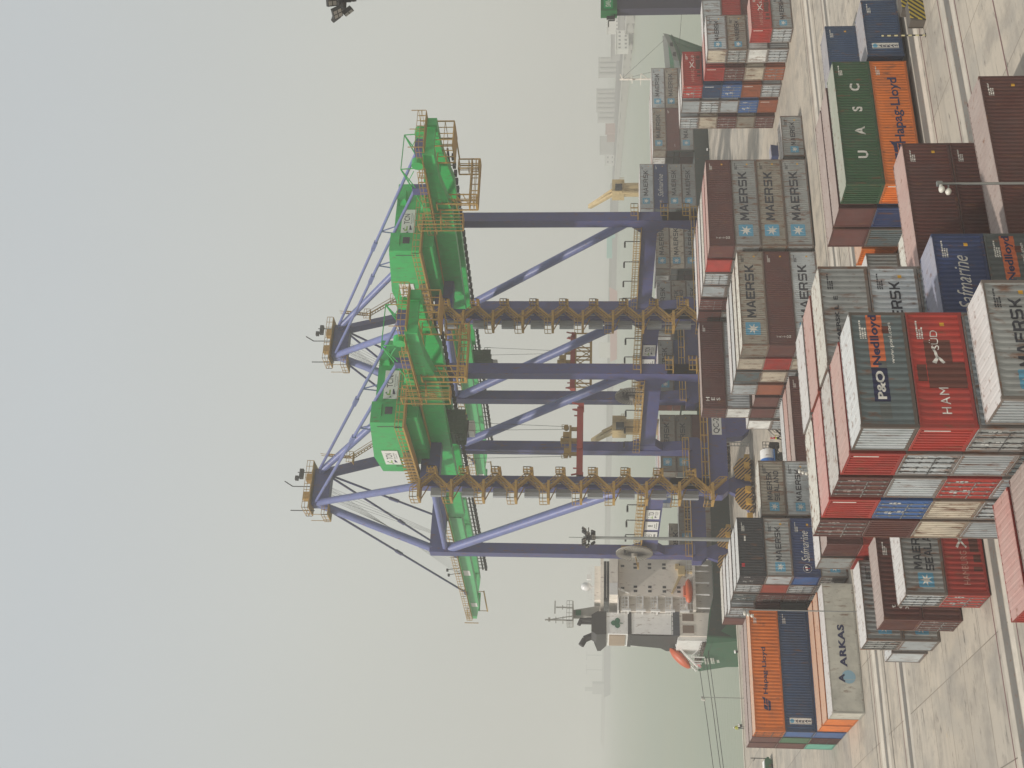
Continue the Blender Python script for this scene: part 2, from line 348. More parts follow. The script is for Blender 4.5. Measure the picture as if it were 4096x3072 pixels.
def star_square(r):
    s = r; pts = []
    for cx, cz, a0 in ((s-.12*s, s-.12*s, 0), (-s+.12*s, s-.12*s, 90), (-s+.12*s, -s+.12*s, 180), (s-.12*s, -s+.12*s, 270)):
        for i in range(4): a = R(a0+30*i); pts.append((cx+.12*s*math.cos(a), cz+.12*s*math.sin(a)))
    return shape_mesh([pts])
def brand(root, b, L, H, wide, flat=False):
    def put(name, me, x, z, m, key, dy=0.0):
        o = link(on_side(me, x, z, L, wide, key, flat), name, INK[m], root)
        if not dy and not name.endswith(('panel', 'patch', 'disc')): dy = -.004
        if dy: o.location.y = dy
        return o
    def T(s, x, z, w, h, m='dark', bold=.02, shear=0.0, space=1.0, line=1.0, align='LEFT', dy=0.0, name='lettering'):
        if s in ('MAERSK', 'SEALAND'): return put(name, wide_lettering(s, w, h), x, z-h/2, m, ('T', s, w, h))
        return put(name, lettering_mesh(s, w, h, bold, shear, space, line, align), x, z-h/2, m, ('T', s, w, h, bold), dy)
    long = L > 8
    if b in ('line', 'line2', 'land', 'bare', 'faint'):
        if long: sx, sz, sr = 2.1, H*.56, .80
        else: sx, sz, sr = .98, H*.47, .48
        if b != 'bare':
            put('emblem_panel', star_square(sr), sx, sz, 'skyblue', ('sq', sr)); put('emblem_star', star_mesh(sr*.86), sx, sz, 'white', ('st', sr), -.005)
        if b == 'line': T('MAERSK', *((3.55, H*.58, 6.9, .98) if long else (1.62, H*.50, 3.5, .56)), bold=.016)
        if b == 'line2': T('MAERSK', *((3.55, H*.44, 6.9, 1.15) if long else (1.62, H*.46, 3.3, .70)), bold=.016)
        if b == 'land':
            T('MAERSK', *((3.55, H*.68, 6.2, .80) if long else (1.72, H*.62, 3.15, .52)), bold=.016)
            T('SEALAND', *((3.55, H*.33, 6.2, .72) if long else (1.62, H*.34, 3.3, .50)), bold=.014)
        if b == 'bare':
            T('MAERSK L  E', 1.3, H*.70, 2.9, .22, bold=.03); put('emblem_panel', star_square(.2), .9, H*.70, 'skyblue', ('sq', .2))
    elif b == 'po':
        put('lettering_panel', shape_mesh([[(0,0),(1.75,0),(1.75,.72),(0,.72)]]), .98+.35, H*.43, 'navy', 'pon'); T('P&O', 1.45, H*.57, 1.45, .40, 'white', .03, dy=-.004)
        put('lettering_panel', shape_mesh([[(0,0),(2.9,0),(2.9,.72),(0,.72)]]), 3.12, H*.43, 'orange', 'poo'); T('Nedlloyd', 3.2, H*.57, 2.72, .52, 'navy', .03, dy=-.004)
        T('www.ponl.com', 3.3, H*.30, 2.2, .22, 'white', .01)
        put('repair_patch', shape_mesh([[(0,0),(.75,0),(.75,.5),(0,.5)]]), .45, H*.44, 'greypatch', 'pp1'); put('repair_patch', shape_mesh([[(0,0),(.4,0),(.4,.32),(0,.32)]]), 4.9, H*.32, 'patch', 'pp2')
        put('lettering_panel', shape_mesh([[(0,0),(.32,0),(.32,.38),(0,.38)]]), 3.12, H*.43, 'greypatch', 'pp3', -.003)
    elif b == 'ham':
        put('repair_patch', shape_mesh([[(0,0),(1.35,0),(1.35,.55),(2.5,.55),(2.5,1.75),(0,1.75)]]), 2.05, .16, 'patch', 'hp1'); put('repair_patch', shape_mesh([[(0,0),(.85,0),(.85,.42),(0,.42)]]), 2.4, 1.95, 'patch', 'hp2')
        T('HAM', .72, H*.50, 1.35, .42, 'white', .0, space=1.25); T('SÜD', 4.05, H*.56, 1.05, .42, 'white', .0)
        put('emblem_knot', shape_mesh([[(0,.32),(.35,.16),(.35,.3),(.1,.5)],[(.33,.16),(.9,.34),(.86,.44),(.33,.30)],[(0,0),(.1,-.1),(.36,.16),(.34,.28)]]), 3.3, H*.44, 'white', 'knot')
    elif b == 'hsud':
        T('HAMBURG', .72, H*.50, 2.25, .42, 'faint' if not long else 'white', -.004)
        put('emblem_knot', shape_mesh([[(0,.42),(.5,.16),(.52,.3),(.1,.55)],[(.48,.16),(1.1,.42),(1.05,.52),(.5,.30)],[(0,-.08),(.1,-.16),(.52,.16),(.5,.28)],[(.5,.16),(1.05,-.1),(1.1,0),(.55,.26)]]), 3.15, H*.45, 'white', 'knot2')
        T('SÜD', 4.4, H*.50, 1.1, .42, 'white', -.004)
        for i, (x, z, w) in enumerate(((2.2,.25,.5),(2.9,.30,1.0),(3.9,.22,.7),(4.8,.28,.5),(1.6,.22,.3))): put('repair_patch', shape_mesh([[(0,0),(w,0),(w,.45+.1*(i%3)),(0,.45+.1*(i%3))]]), x, z, 'patch', ('hq', i))
    elif b == 'saf':
        T('Safmarine', *((3.2, H*.53, 6.2, 1.15) if long else (1.55, H*.52, 3.2, .78)), 'white', -.002, .35)
        put('emblem_disc', shape_mesh([circle(0,0,.42)]), *((1.9, H*.5) if long else (.85, H*.48)), 'white', 'sd'); put('emblem_disc', shape_mesh([circle(0,0,.39)]), *((1.9, H*.5) if long else (.85, H*.48)), 'navy', 'sd2', -.003)
        put('emblem_flag', shape_mesh([[(-.2,-.05),(.2,.02),(.2,.24),(-.2,.17)]]), *((1.9, H*.5) if long else (.85, H*.48)), 'white', 'sd3', -.006); put('emblem_flag', shape_mesh([[(-.05,-.25),(.05,-.25),(.05,.24),(-.05,.22)]]), *((1.9, H*.5) if long else (.85, H*.48)), 'red', 'sd4', -.009)
    elif b == 'hapag':
        T('Hapag-Lloyd', *((3.6, H*.56, 4.7, .55) if not root.get('big') else (3.9, H*.42, 6.6, .95)), 'navy', .022)
        s = 1.0 if not root.get('big') else 1.6
        put('emblem_panel', shape_mesh([[(0,.05*s),(.45*s,.05*s),(.62*s,.42*s),(.2*s,.42*s)],[(.5*s,.05*s),(1.1*s,.05*s),(1.2*s,.2*s),(.6*s,.2*s)],[(.62*s,.25*s),(1.25*s,.25*s),(1.35*s,.6*s),(1.0*s,.42*s),(.68*s,.42*s)],[(.05*s,-.25*s),(.9*s,-.25*s),(1.05*s,0),(-.05*s,0)]]), 2.0, H*.52 if not root.get('big') else H*.42, 'navy', ('hl', s))
    elif b == 'uasc': T('U  A  S  C', 2.5, H*.47, 7.4, .78, 'white', .03, space=1.6)
    elif b == 'arkas':
        T('ARKAS', 4.2, H*.52, 4.0, .64, 'navy', .045, space=1.1); put('emblem_disc', shape_mesh([circle(0,0,.62)]), 3.3, H*.40, 'paleblue', 'ak'); T('A', 2.75, H*.62, .85, .55, 'navy', .05, dy=-.004, name='emblem_letter')
    elif b == 'arkasv':
        put('lettering_panel', shape_mesh([[(0,0),(.62,0),(.62,2.1),(0,2.1)]]), .75, H*.12, 'white', 'av'); T('A\nR\nK\nA\nS', .88, H*.40, .34, 1.45, 'navy', .03, line=.95, align='CENTER', dy=-.004)
        put('emblem_disc', shape_mesh([circle(0,0,.2)]), 1.06, H*.12+1.86, 'skyblue', 'av2', -.004)
    elif b == 'triton': T('T\nR\nI\nT\nO\nN', .95, H*.45, .32, 1.5, 'white', .02, line=.9, align='CENTER')
    elif b == 'hes': T('H\nE\nS', 1.05, H*.55, .52, 1.7, 'white', .02, line=1.05, align='CENTER')
    elif b == 'tex': T('t\ne\nx', .75, H*.55, .38, 1.15, 'white', .02, line=.9, align='CENTER')
    elif b == 'temp': T('terminal', 1.0, H*.40, .8, .16, 'white', .01)
    elif b == 'dark': T('NYK', 3.9, H*.70, .6, .18, 'white', .05) if False else put('sticker', shape_mesh([[(0,0),(.55,0),(.55,.16),(0,.16)]]), 3.6, H*.7, 'white', 'dk1'); put('sticker', shape_mesh([[(0,0),(.35,0),(.35,.3),(0,.3)]]), .95, H*.78, 'red', 'dk2')
    # the small block of registration marks near the top right corner and a warning sticker
    if b not in ('arkas', 'none'):
        ink = 'dark' if b in ('line','line2','land','bare') else 'white'
        rnd = random.Random(sum(map(ord, b))); polys = []
        for r_ in range(3):
            x = 0.0
            while x < (.95 if r_ == 0 else .55):
                w = .06+.05*rnd.random(); polys.append([(x, -.11*r_), (x+w, -.11*r_), (x+w, -.11*r_+.075), (x, -.11*r_+.075)]); x += w+.028
        put('registration_lettering', shape_mesh(polys), L-1.45, H-.48, ink, ('rm', b))
        if b in ('none', 'triton', 'ham', 'saf', 'line', 'plain'): put('sticker', shape_mesh([[(0,0),(.2,0),(.2,.2),(0,.2)]]), L-.75, H*.33, 'yellow', 'yst')

COUNT = {}
def container(x, y, z, L, H, col, text=None, end='c', endcol=None, label='', group=None, wide=None, small=False, big=False, roof=None, flat=False, cat='container'):
    nm = 'shipping_container'
    root = empty(nm, (x, y, z)); tag(root, label, cat, group)
    wide = (L < 8) if wide is None else wide
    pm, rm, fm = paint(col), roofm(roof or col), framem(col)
    link(c_mesh('frame', L, H), 'frame', fm, root)
    link(c_mesh('flat' if flat else 'side', L, H, wide), 'side_wall', pm, root)
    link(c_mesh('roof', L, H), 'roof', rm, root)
    ek = paint(endcol) if endcol else pm
    if end == 'd':
        for i in (0, 1):
            d = link(c_mesh('door%d' % i, L, H), 'door', ek, root)
            if not small:
                link(c_mesh('bars%d' % i, L, H), 'lock_rod', STEEL if col in ('maroon','brick','rust','navy','red','blue','royal') else BARM, d)
                link(c_mesh('plates%d' % i, L, H), 'label_print', PLATE_R if col in ('maroon','brick','rust') else PLATE, d)
            else: link(c_mesh('bars%d' % i, L, H), 'lock_rod', BARM, d)
    else: link(c_mesh('panelend' if end == 'p' else 'end', L, H), 'end_wall', ek, root)
    if text:
        if big: root['big'] = 1
        brand(root, text, L, H, wide, flat)
        if big: del root['big']
    if end == 'c' and text in ('ham', 'hsud', 'hapag', 'stripe'):
        b = MB(); b.box(-.006, -.001, .30, .38, H*.45, H-.25); b.build('end_stripe', INK['white'], root)
    return root

COLN = dict(grey='grey', tan='tan', lgrey='pale grey', steel='blue-grey', dgrey='dark grey', red='red', brick='brick-red', maroon='maroon', orange='orange', green='dark green', teal='turquoise', blue='dark blue',
  navy='navy', royal='bright blue', black='black', cream='cream', white='white', reefer='white refrigerated', rust='rust-brown', olive='olive-grey', ogreen='green')
TXN = dict(line='dark name and star', line2='large dark name and star', land='two lines of dark lettering', bare='faint lettering', po='orange and navy lettering', ham='patched white lettering', hsud='pale lettering and knot', saf='white script',
  hapag='navy lettering', uasc='four spaced white capitals', arkas='navy lettering and disc', arkasv='upright name strip', triton='a stacked white name', hes='three stacked white capitals', tex='three stacked white letters', temp='small white print', dark='a small red sticker')
ORD = ['first', 'second', 'third', 'fourth', 'fifth', 'sixth', 'seventh', 'eighth', 'ninth']
TIER = ['on top', 'second down', 'third down', 'fourth down', 'lowest']
def lot(block, cols, L, x, y, z0, rowword='row'):
    "cols: list of (dx, y, [tiers from the bottom]) ; tier = (colour, text, end kind, height[, options])"
    for ci, (dx, yy, tiers) in enumerate(cols):
        z = z0; n = len(tiers)
        for ti, t in enumerate(tiers):
            c, tx, e, h = t[:4]; op = dict(t[4]) if len(t) > 4 else {}
            if c is None: z += h + .012; continue
            what = COLN[c] + ' container' + (' with ' + TXN[tx] if tx in TXN and ci == 0 else (' with doors' if e == 'd' else ''))
            if ci and e != 'd': what = COLN[c] + ' container'
            lab = '%s %s, %s %s' % (what, TIER[n-1-ti] if n > 1 else 'alone', (ORD[ci]+' '+rowword+' of') if len(cols) > 1 else 'in', block)
            container(x+dx, yy, z, op.pop('L', L), h, c, tx, e, label=op.pop('label', lab), group=op.pop('group', 'stacked shipping containers'), **op)
            z += h + .012
S, B = H8, H9
# --- near centre stack (five rows deep, twenty-foot)
AX, AZ = 24.44, -.62
lot('near centre stack', [
  (0, 49.31, [('lgrey','line','c',H8), ('steel','line','d',H8), ('lgrey','line','d',H8,dict(endcol='grey')), ('red','ham','c',H8), ('steel','po','c',H8,dict(endcol='lgrey',roof='lgrey'))]),
  (0, 52.10, [('steel',None,'d',H8), ('steel',None,'d',H8), ('lgrey',None,'c',H8), ('lgrey',None,'d',H8), ('red','stripe','c',H8,dict(roof='brick'))]),
  (0, 54.86, [('grey',None,'c',H8), ('lgrey',None,'c',H8), ('red',None,'d',H8), ('lgrey',None,'c',H8), ('maroon',None,'d',H8,dict(roof='grey'))]),
  (0, 57.66, [('lgrey',None,'d',H8), ('lgrey',None,'d',H8), ('cream',None,'c',H8), ('royal',None,'d',H8), ('red','stripe','c',H8,dict(roof='red'))]),
  (0, 60.40, [('lgrey',None,'c',H8), ('lgrey',None,'c',H8), ('cream',None,'c',H8), ('maroon',None,'c',H8), ('maroon',None,'d',H8,dict(roof='cream'))])], L20, AX, 0, AZ)
lot('low stack before centre stack', [(0, 46.60, [('grey','line','c',H8), ('lgrey','line','c',H8), ('grey','line','c',H8,dict(endcol='lgrey',roof='white'))])], L20, AX+.05, 0, -.80)
lot('middle right stack', [
  (0, 54.7, [('grey','line','c',H8), ('grey','line','c',H8), ('lgrey','line','c',H8), ('lgrey','line','c',H8), ('grey','bare','c',H8,dict(roof='cream'))]),
  (0, 57.6, [('grey',None,'c',H8), ('grey',None,'c',H8), ('grey',None,'c',H8), ('grey',None,'c',H8), ('brick',None,'c',H8,dict(roof='brick'))]),
  (0, 60.4, [('grey',None,'c',H8), ('grey',None,'c',H8), ('grey',None,'c',H8), ('grey',None,'c',H8), ('white',None,'c',H8)])], L20, 30.66, 0, -.55)
lot('script-topped stack', [(0, 51.83, [('steel','po','c',H8), ('dgrey','po','c',H8), ('navy','saf','c',H8,dict(roof='royal',wide=False))])], L20, 30.74, 0, -.62)
lot('maroon pair behind lamp', [(0, 60.3, [('maroon','triton','c',H9), ('maroon','triton','c',H9,dict(roof='brick'))])], L40, 37.5, 0, -.45)
lot('the bottom right corner', [(0, 54.3, [('maroon','triton','c',H9)])], L40, 37.45, 0, -.58)
lot('the gap behind maroon pair', [(0, 63.45, [('grey',None,'c',H8), ('cream',None,'c',H8)])], L20, 39.85, 0, -.4)
lot('low stack at bottom edge', [(0, 55.5, [('red',None,'c',2.52), ('red','stripe','c',2.52)]), (.15, 52.7, [('maroon',None,'c',2.52), ('maroon',None,'c',2.52)])], L20, 18.25, 0, -.85)
lot('orange-green long stack', [
  (0, 73.69, [('orange','hapag','c',H9,dict(big=True,wide=False)), ('green','uasc','c',H9,dict(roof='ogreen'))]),
  (0, 76.72, [('navy','plain','c',H9), ('maroon','plain','p',H9)]),
  (0, 79.45, [('steel',None,'c',H9), ('maroon','plain','p',H9)]),
  (.3, 82.60, [('orange',None,'c',H9)])], L40, 56.87, 0, -.12)
lot('the gap beside orange-green stack', [(0, 82.3, [('grey',None,'c',H8,dict(roof='white'))])], L20, 50.45, 0, .0)
container(69.75, 73.75, -.1, L20, H9, 'blue', 'arkasv', 'c', label='dark blue container with white name strip beside the orange container', group='stacked shipping containers', wide=False)
container(72.9, 86.0, 0, L40, H9, 'blue', 'plain', 'c', label='dark blue long container behind the green one, on the ground', group='stacked shipping containers')
# --- left foreground pairs
lot('red-bottomed left pair', [(0, 74.3, [('red','hsud','d',H8), ('grey','land','d',H8,dict(endcol='lgrey',roof='white'))])], L20, 25.1, 0, -.45)
lot('maroon left pair', [(0, 80.5, [('maroon','plain','d',H8), ('maroon','tex','c',H8)])], L20, 25.4, 0, -.42)
lot('grey left pair', [(0, 86.1, [('grey','line','c',H8,dict(endcol='lgrey')), ('grey','line','d',H8,dict(roof='white'))])], L20, 25.6, 0, -.38)
lot('ground behind grey left pair', [(0, 89.6, [('lgrey',None,'p',H8)])], L20, 25.7, 0, -.3)
lot('stack behind maroon left pair', [(0, 83.9, [('red','plain','d',H8), ('red','plain','c',H8), ('maroon','plain','c',H8)]), (0, 86.8, [('red',None,'c',H8), ('red',None,'c',H8), ('grey',None,'c',H8,dict(roof='white'))])], L20, 32.05, 0, -.35)
# --- row along the far side of the yard
lot('white-orange long row', [(0, 111.0, [('reefer','arkas','p',H9,dict(flat=True,roof='white'))]), (.1, 114.0, [('orange',None,'p',H9)]), (.15, 116.9, [('orange',None,'p',H9)])], L40, 26.25, 0, 0)
lot('orange-blue long stack', [(0, 120.0, [('royal',None,'p',H9), ('blue','arkasv','p',H9,dict(endcol='royal')), ('orange','hapag','d',H9,dict(wide=True,small=True))]),
  (0, 122.75, [('maroon',None,'d',H9,dict(small=True)), ('ogreen',None,'p',H9), ('maroon',None,'p',H9)]), (.05, 125.6, [('teal',None,'p',H9), ('maroon',None,'p',H9), ('maroon',None,'p',H9)])], L40, 26.45, 0, 0, 'line')
lot('black-topped stack', [
  (0, 112.3, [('grey','line','d',H8), ('navy','saf','p',H8,dict(endcol='royal',wide=False)), ('grey','line','p',H8,dict(endcol='lgrey')), ('black','dark','d',H8,dict(wide=False,roof='lgrey'))]),
  (.15, 115.3, [('grey',None,'d',H8), ('lgrey',None,'d',H8), ('brick',None,'p',H8), ('lgrey',None,'d',H8)]),
  (.3, 118.6, [('grey',None,'d',H8), ('maroon',None,'d',H8), ('maroon',None,'d',H8), ('steel',None,'d',H8,dict(roof='white'))]),
  (-.25, 121.5, [('dgrey','plain','c',H8), ('dgrey','plain','c',H8), ('maroon','plain','c',H8), ('lgrey',None,'d',H8)]),
  (.5, 124.7, [(None,0,0,H8), (None,0,0,H8), ('grey',None,'c',H8), ('lgrey',None,'d',H8,dict(roof='white'))]),
  (.6, 127.7, [(None,0,0,H8), (None,0,0,H8), ('grey',None,'c',H8), ('maroon',None,'p',H8,dict(roof='cream'))])], L20, 39.5, 0, 0)
lot('rusty stack beside tanker', [(0, 114.0, [('grey','line','c',H8), ('lgrey','line','c',H8,dict(endcol='tan')), ('tan','land','c',H8,dict(roof='cream'))])], L20, 46.5, 0, -.1)
lot('low tier before tanker', [(0, 119.5, [('maroon','plain','c',H9)]), (0, 122.3, [('brick',None,'c',H9)]), (0, 125.1, [('lgrey',None,'c',H9)])], L40, 53.3, 0, 0)
lot('long mid-yard stack', [
  (0, 113.1, [('lgrey','line','c',H9), ('maroon','triton','p',H9), ('tan','line','c',H9,dict(roof='cream'))]),
  (.2, 116.4, [('cream',None,'c',H9), ('red',None,'c',H9), ('cream',None,'c',H9)]),
  (.4, 119.7, [('lgrey',None,'d',H9), ('cream',None,'c',H9), ('steel',None,'c',H9,dict(roof='lgrey'))]),
  (.5, 123.0, [('maroon',None,'d',H9,dict(small=True)), ('rust',None,'p',H9), ('lgrey',None,'c',H9,dict(roof='white'))]),
  (.6, 126.3, [('lgrey',None,'d',H9,dict(small=True)), ('maroon',None,'p',H9)]),
  (.8, 129.6, [('lgrey',None,'d',H9,dict(small=True)), ('maroon',None,'p',H9), ('lgrey','plain','c',H9,dict(endcol='white',wide=True)), ('maroon','hes','d',H9,dict(small=True))]),
  (.9, 132.9, [('lgrey',None,'d',H9,dict(small=True)), ('white',None,'p',H9)])], L40, 65.75, 0, 0)
lot('maroon-topped tall stack', [
  (0, 112.7, [('grey','line','c',H9), ('tan','line','c',H9), ('grey','line','c',H9), ('maroon','triton','p',H9,dict(roof='brick'))]),
  (.15, 115.8, [(None,0,0,H9), (None,0,0,H9), ('grey',None,'c',H9), ('red',None,'p',H9)]),
  (.3, 118.8, [(None,0,0,H9), (None,0,0,H9), ('grey',None,'d',H9,dict(small=True)), ('lgrey',None,'d',H9,dict(roof='cream'))]),
  (.8, 122.3, [(None,0,0,H9), (None,0,0,H9), ('grey',None,'c',H9), ('lgrey',None,'c',H9,dict(roof='white'))]),
  (.9, 125.4, [(None,0,0,H9), (None,0,0,H9), ('maroon',None,'d',H9,dict(small=True)), ('maroon',None,'d',H9,dict(roof='brick'))]),
  (1.1, 128.6, [(None,0,0,H9), (None,0,0,H9), ('grey',None,'d',H9,dict(small=True)), ('maroon',None,'d',H9,dict(small=True,roof='white'))])], L40, 78.45, 0, .15)
container(91.65, 113.3, 0, L20, H8, 'grey', 'line', 'c', label='lone grey container with star square on the ground, right of the maroon-topped stack', group='stacked shipping containers')
lot('right-hand block', [
  (0, 113.2, [('grey','line','d',H8,dict(endcol='lgrey')), ('red','hsud','c',H8)]),
  (.1, 116.9, [('lgrey',None,'d',H8), ('white',None,'c',H8), ('tan','line','d',H8,dict(endcol='grey')), ('lgrey','line','c',H8,dict(endcol='cream',roof='white'))]),
  (.2, 120.3, [('rust',None,'d',H8), ('cream',None,'c',H8), ('maroon',None,'d',H8), ('red','stripe','c',H8)]),
  (.3, 123.7, [('lgrey',None,'d',H8), ('rust','stripe','c',H8), ('royal',None,'d',H8), ('blue','stripe','c',H8), ('red','hsud','d',H8)]),
  (.6, 127.1, [('rust','stripe','c',H8), ('royal',None,'d',H8), ('lgrey',None,'c',H8), ('lgrey',None,'d',H8), ('lgrey',None,'c',H8,dict(roof='white'))]),
  (.7, 130.5, [('maroon',None,'d',H8), ('tan',None,'c',H8), ('maroon',None,'d',H8), ('cream',None,'c',H8), ('lgrey',None,'d',H8,dict(roof='white'))])], L20, 111.75, 0, 0)
lot('far right bay', [(0, 113.3, [('grey','line','c',H8)]), (0, 120.4, [('grey',None,'c',H8), ('maroon',None,'c',H8), ('red',None,'d',H8,dict(roof='white')), ('lgrey',None,'c',H8,dict(roof='white'))])], L20, 118.25, 0, 0)

# ------------------------------------------------------------------ the quay, the yard, the water
def q_y(x): return 203.3 + .05*(x-46)                              # the quay edge
def ground_material():
    m = bpy.data.materials.new('yard_concrete'); m.use_nodes = True; n, l = m.node_tree.nodes, m.node_tree.links; p = n['Principled BSDF']; p.inputs['Roughness'].default_value = .85
    tc = n.new('ShaderNodeTexCoord')
    def noise(sc, sx, det=5):
        mp = n.new('ShaderNodeMapping'); mp.inputs['Scale'].default_value = sx; l.new(tc.outputs['Object'], mp.inputs['Vector'])
        t = n.new('ShaderNodeTexNoise'); t.inputs['Scale'].default_value = sc; t.inputs['Detail'].default_value = det; t.inputs['Roughness'].default_value = .65; l.new(mp.outputs[0], t.inputs['Vector']); return t.outputs['Fac']
    def mr(s, a, b, c=0., d=1.):
        r = n.new('ShaderNodeMapRange'); r.inputs[1].default_value = a; r.inputs[2].default_value = b; r.inputs[3].default_value = c; r.inputs[4].default_value = d; l.new(s, r.inputs[0]); return r.outputs[0]
    def mix(f, a, col):
        x = n.new('ShaderNodeMix'); x.data_type = 'RGBA'; l.new(f, x.inputs[0])
        if isinstance(a, tuple): x.inputs[6].default_value = a
        else: l.new(a, x.inputs[6])
        x.inputs[7].default_value = col; return x.outputs[2]
    br = n.new('ShaderNodeTexBrick'); br.inputs['Scale'].default_value = 1.0; br.inputs['Brick Width'].default_value = 7.6; br.inputs['Row Height'].default_value = 4.1; br.inputs['Mortar Size'].default_value = .045; br.offset = 0.0
    br.inputs['Color1'].default_value = (.42,.375,.315,1); br.inputs['Color2'].default_value = (.335,.305,.262,1); br.inputs['Mortar'].default_value = (.13,.11,.09,1); br.inputs['Mortar Smooth'].default_value = .2
    l.new(tc.outputs['Object'], br.inputs['Vector'])
    c = mix(mr(noise(.05, (1,1,1)), .35, .7, 0, .55), br.outputs['Color'], (.47,.40,.31,1))
    c = mix(mr(noise(.9, (.06,1,1)), .52, .74, 0, .5), c, (.20,.185,.165,1))                   # tyre tracks along the lanes
    c = mix(mr(noise(.35, (1,1,1), 6), .48, .66, 0, .65), c, (.215,.195,.17,1)); c = mix(mr(noise(.12, (1,.7,1), 4), .52, .60, 0, .35), c, (.25,.24,.22,1))
    c = mix(mr(noise(1.7, (.3,1,1), 6), .61, .69, 0, .8), c, (.09,.082,.072,1)); c = mix(mr(noise(3.2, (.12,1.4,1), 3), .66, .70, 0, .55), c, (.07,.064,.058,1))
    c = mix(mr(noise(.8, (1,1,1), 3), .70, .74, 0, .35), c, (.45,.30,.08,1))
    l.new(c, p.inputs['Base Color'])
    b = n.new('ShaderNodeBump'); b.inputs['Strength'].default_value = .25; b.inputs['Distance'].default_value = .03; l.new(noise(2, (1,1,1), 6), b.inputs['Height']); l.new(b.outputs[0], p.inputs['Normal'])
    return m
def gz(y):
    if y >= 112: return 0.0
    if y >= 85: return -.42*(112-y)/27
    if y >= 50: return -.42-.40*(85-y)/35
    return -.82
GM = ground_material()
g = MB(); ys = [-60, 0, 40, 50, 60, 70, 80, 85, 95, 105, 112, 160]
for a, c in zip(ys, ys[1:]): g.quad((-160,a,gz(a)),(520,a,gz(a)),(520,c,gz(c)),(-160,c,gz(c)))
g.quad((-160,160,0),(520,160,0),(520,q_y(520),0),(-160,q_y(-160),0))
structure(g.build('yard_ground', GM))
edge = MB(); wall_m = mat('quay_wall_concrete', (.25,.235,.20), .9, grime=.6)
edge.quad((-160,q_y(-160),0),(520,q_y(520),0),(520,q_y(520),-4),(-160,q_y(-160),-4))
edge.poly([(-160,q_y(-160)-.9,0),(520,q_y(520)-.9,0),(520,q_y(520)-.9,.16),(-160,q_y(-160)-.9,.16)]); edge.poly([(-160,q_y(-160)-.9,.16),(520,q_y(520)-.9,.16),(520,q_y(520)+.02,.16),(-160,q_y(-160)+.02,.16)]); edge.poly([(-160,q_y(-160)+.02,.16),(520,q_y(520)+.02,.16),(520,q_y(520)+.02,-.3),(-160,q_y(-160)+.02,-.3)])
structure(edge.build('quay_edge', mat('quay_coping', (.50,.47,.40), .85, grime=.4)))
MAROONLINE = mat('line_paint_maroon', (.16,.075,.075), .8, grime=.5, fine=.3); DRAIN = mat('drain_cover', (.15,.14,.125), .85, grime=.6, rust=.2); PALE = mat('lane_concrete', (.50,.455,.39), .85, grime=.45)
DARKJ = mat('joint_sealant', (.06,.055,.05), .9)
def strip(name, y0, y1, m, h, x0=-120, x1=420):
    b = MB(); b.quad((x0,y0,gz(y0)+h),(x1,y0,gz(y0)+h),(x1,y1,gz(y1)+h),(x0,y1,gz(y1)+h)); structure(b.build(name, m))
for y0, y1 in ((72.45,73.5),(64.3,65.25),(97.0,97.9),(104.6,105.3)): strip('drain', y0, y1, DRAIN, .008)
for y0, y1 in ((71.5,72.3),(73.6,74.2),(65.4,66.0),(63.6,64.2),(96.2,96.9),(98.0,98.5),(105.5,106.6),(103.6,104.4)): strip('lane_marking', y0, y1, PALE, .005)
for y in (70.9, 66.35, 63.3, 74.6, 57.4, 107.2, 98.9): strip('lane_marking', y, y+.13, MAROONLINE, .009)
for y in (102.6, 108.1, 167.0, 195.0): strip('crane_rail', y, y+.12, DARKJ, .012)

def water_material():
    m = bpy.data.materials.new('harbour_water'); m.use_nodes = True; n, l = m.node_tree.nodes, m.node_tree.links; p = n['Principled BSDF']
    p.inputs['Base Color'].default_value = (.115,.175,.115,1); p.inputs['Roughness'].default_value = .28; p.inputs['IOR'].default_value = 1.33; p.inputs['Specular IOR Level'].default_value = .35
    tc = n.new('ShaderNodeTexCoord'); mp = n.new('ShaderNodeMapping'); mp.inputs['Scale'].default_value = (.25,.6,1); l.new(tc.outputs['Object'], mp.inputs['Vector'])
    t = n.new('ShaderNodeTexNoise'); t.inputs['Scale'].default_value = 1.0; t.inputs['Detail'].default_value = 5; l.new(mp.outputs[0], t.inputs['Vector'])
    b = n.new('ShaderNodeBump'); b.inputs['Strength'].default_value = .5; b.inputs['Distance'].default_value = .35; l.new(t.outputs['Fac'], b.inputs['Height']); l.new(b.outputs[0], p.inputs['Normal'])
    t2 = n.new('ShaderNodeTexNoise'); t2.inputs['Scale'].default_value = .012; l.new(tc.outputs['Object'], t2.inputs['Vector']); mx = n.new('ShaderNodeMix'); mx.data_type = 'RGBA'; l.new(t2.outputs['Fac'], mx.inputs[0]); mx.inputs[6].default_value = (.20,.245,.185,1); mx.inputs[7].default_value = (.245,.265,.185,1); l.new(mx.outputs[2], p.inputs['Base Color'])
    return m
w = MB(); w.quad((-2900,-250,-2.8),(3900,-250,-2.8),(3900,6000,-2.8),(-2900,6000,-2.8))
wo = structure(w.build('water', water_material()))

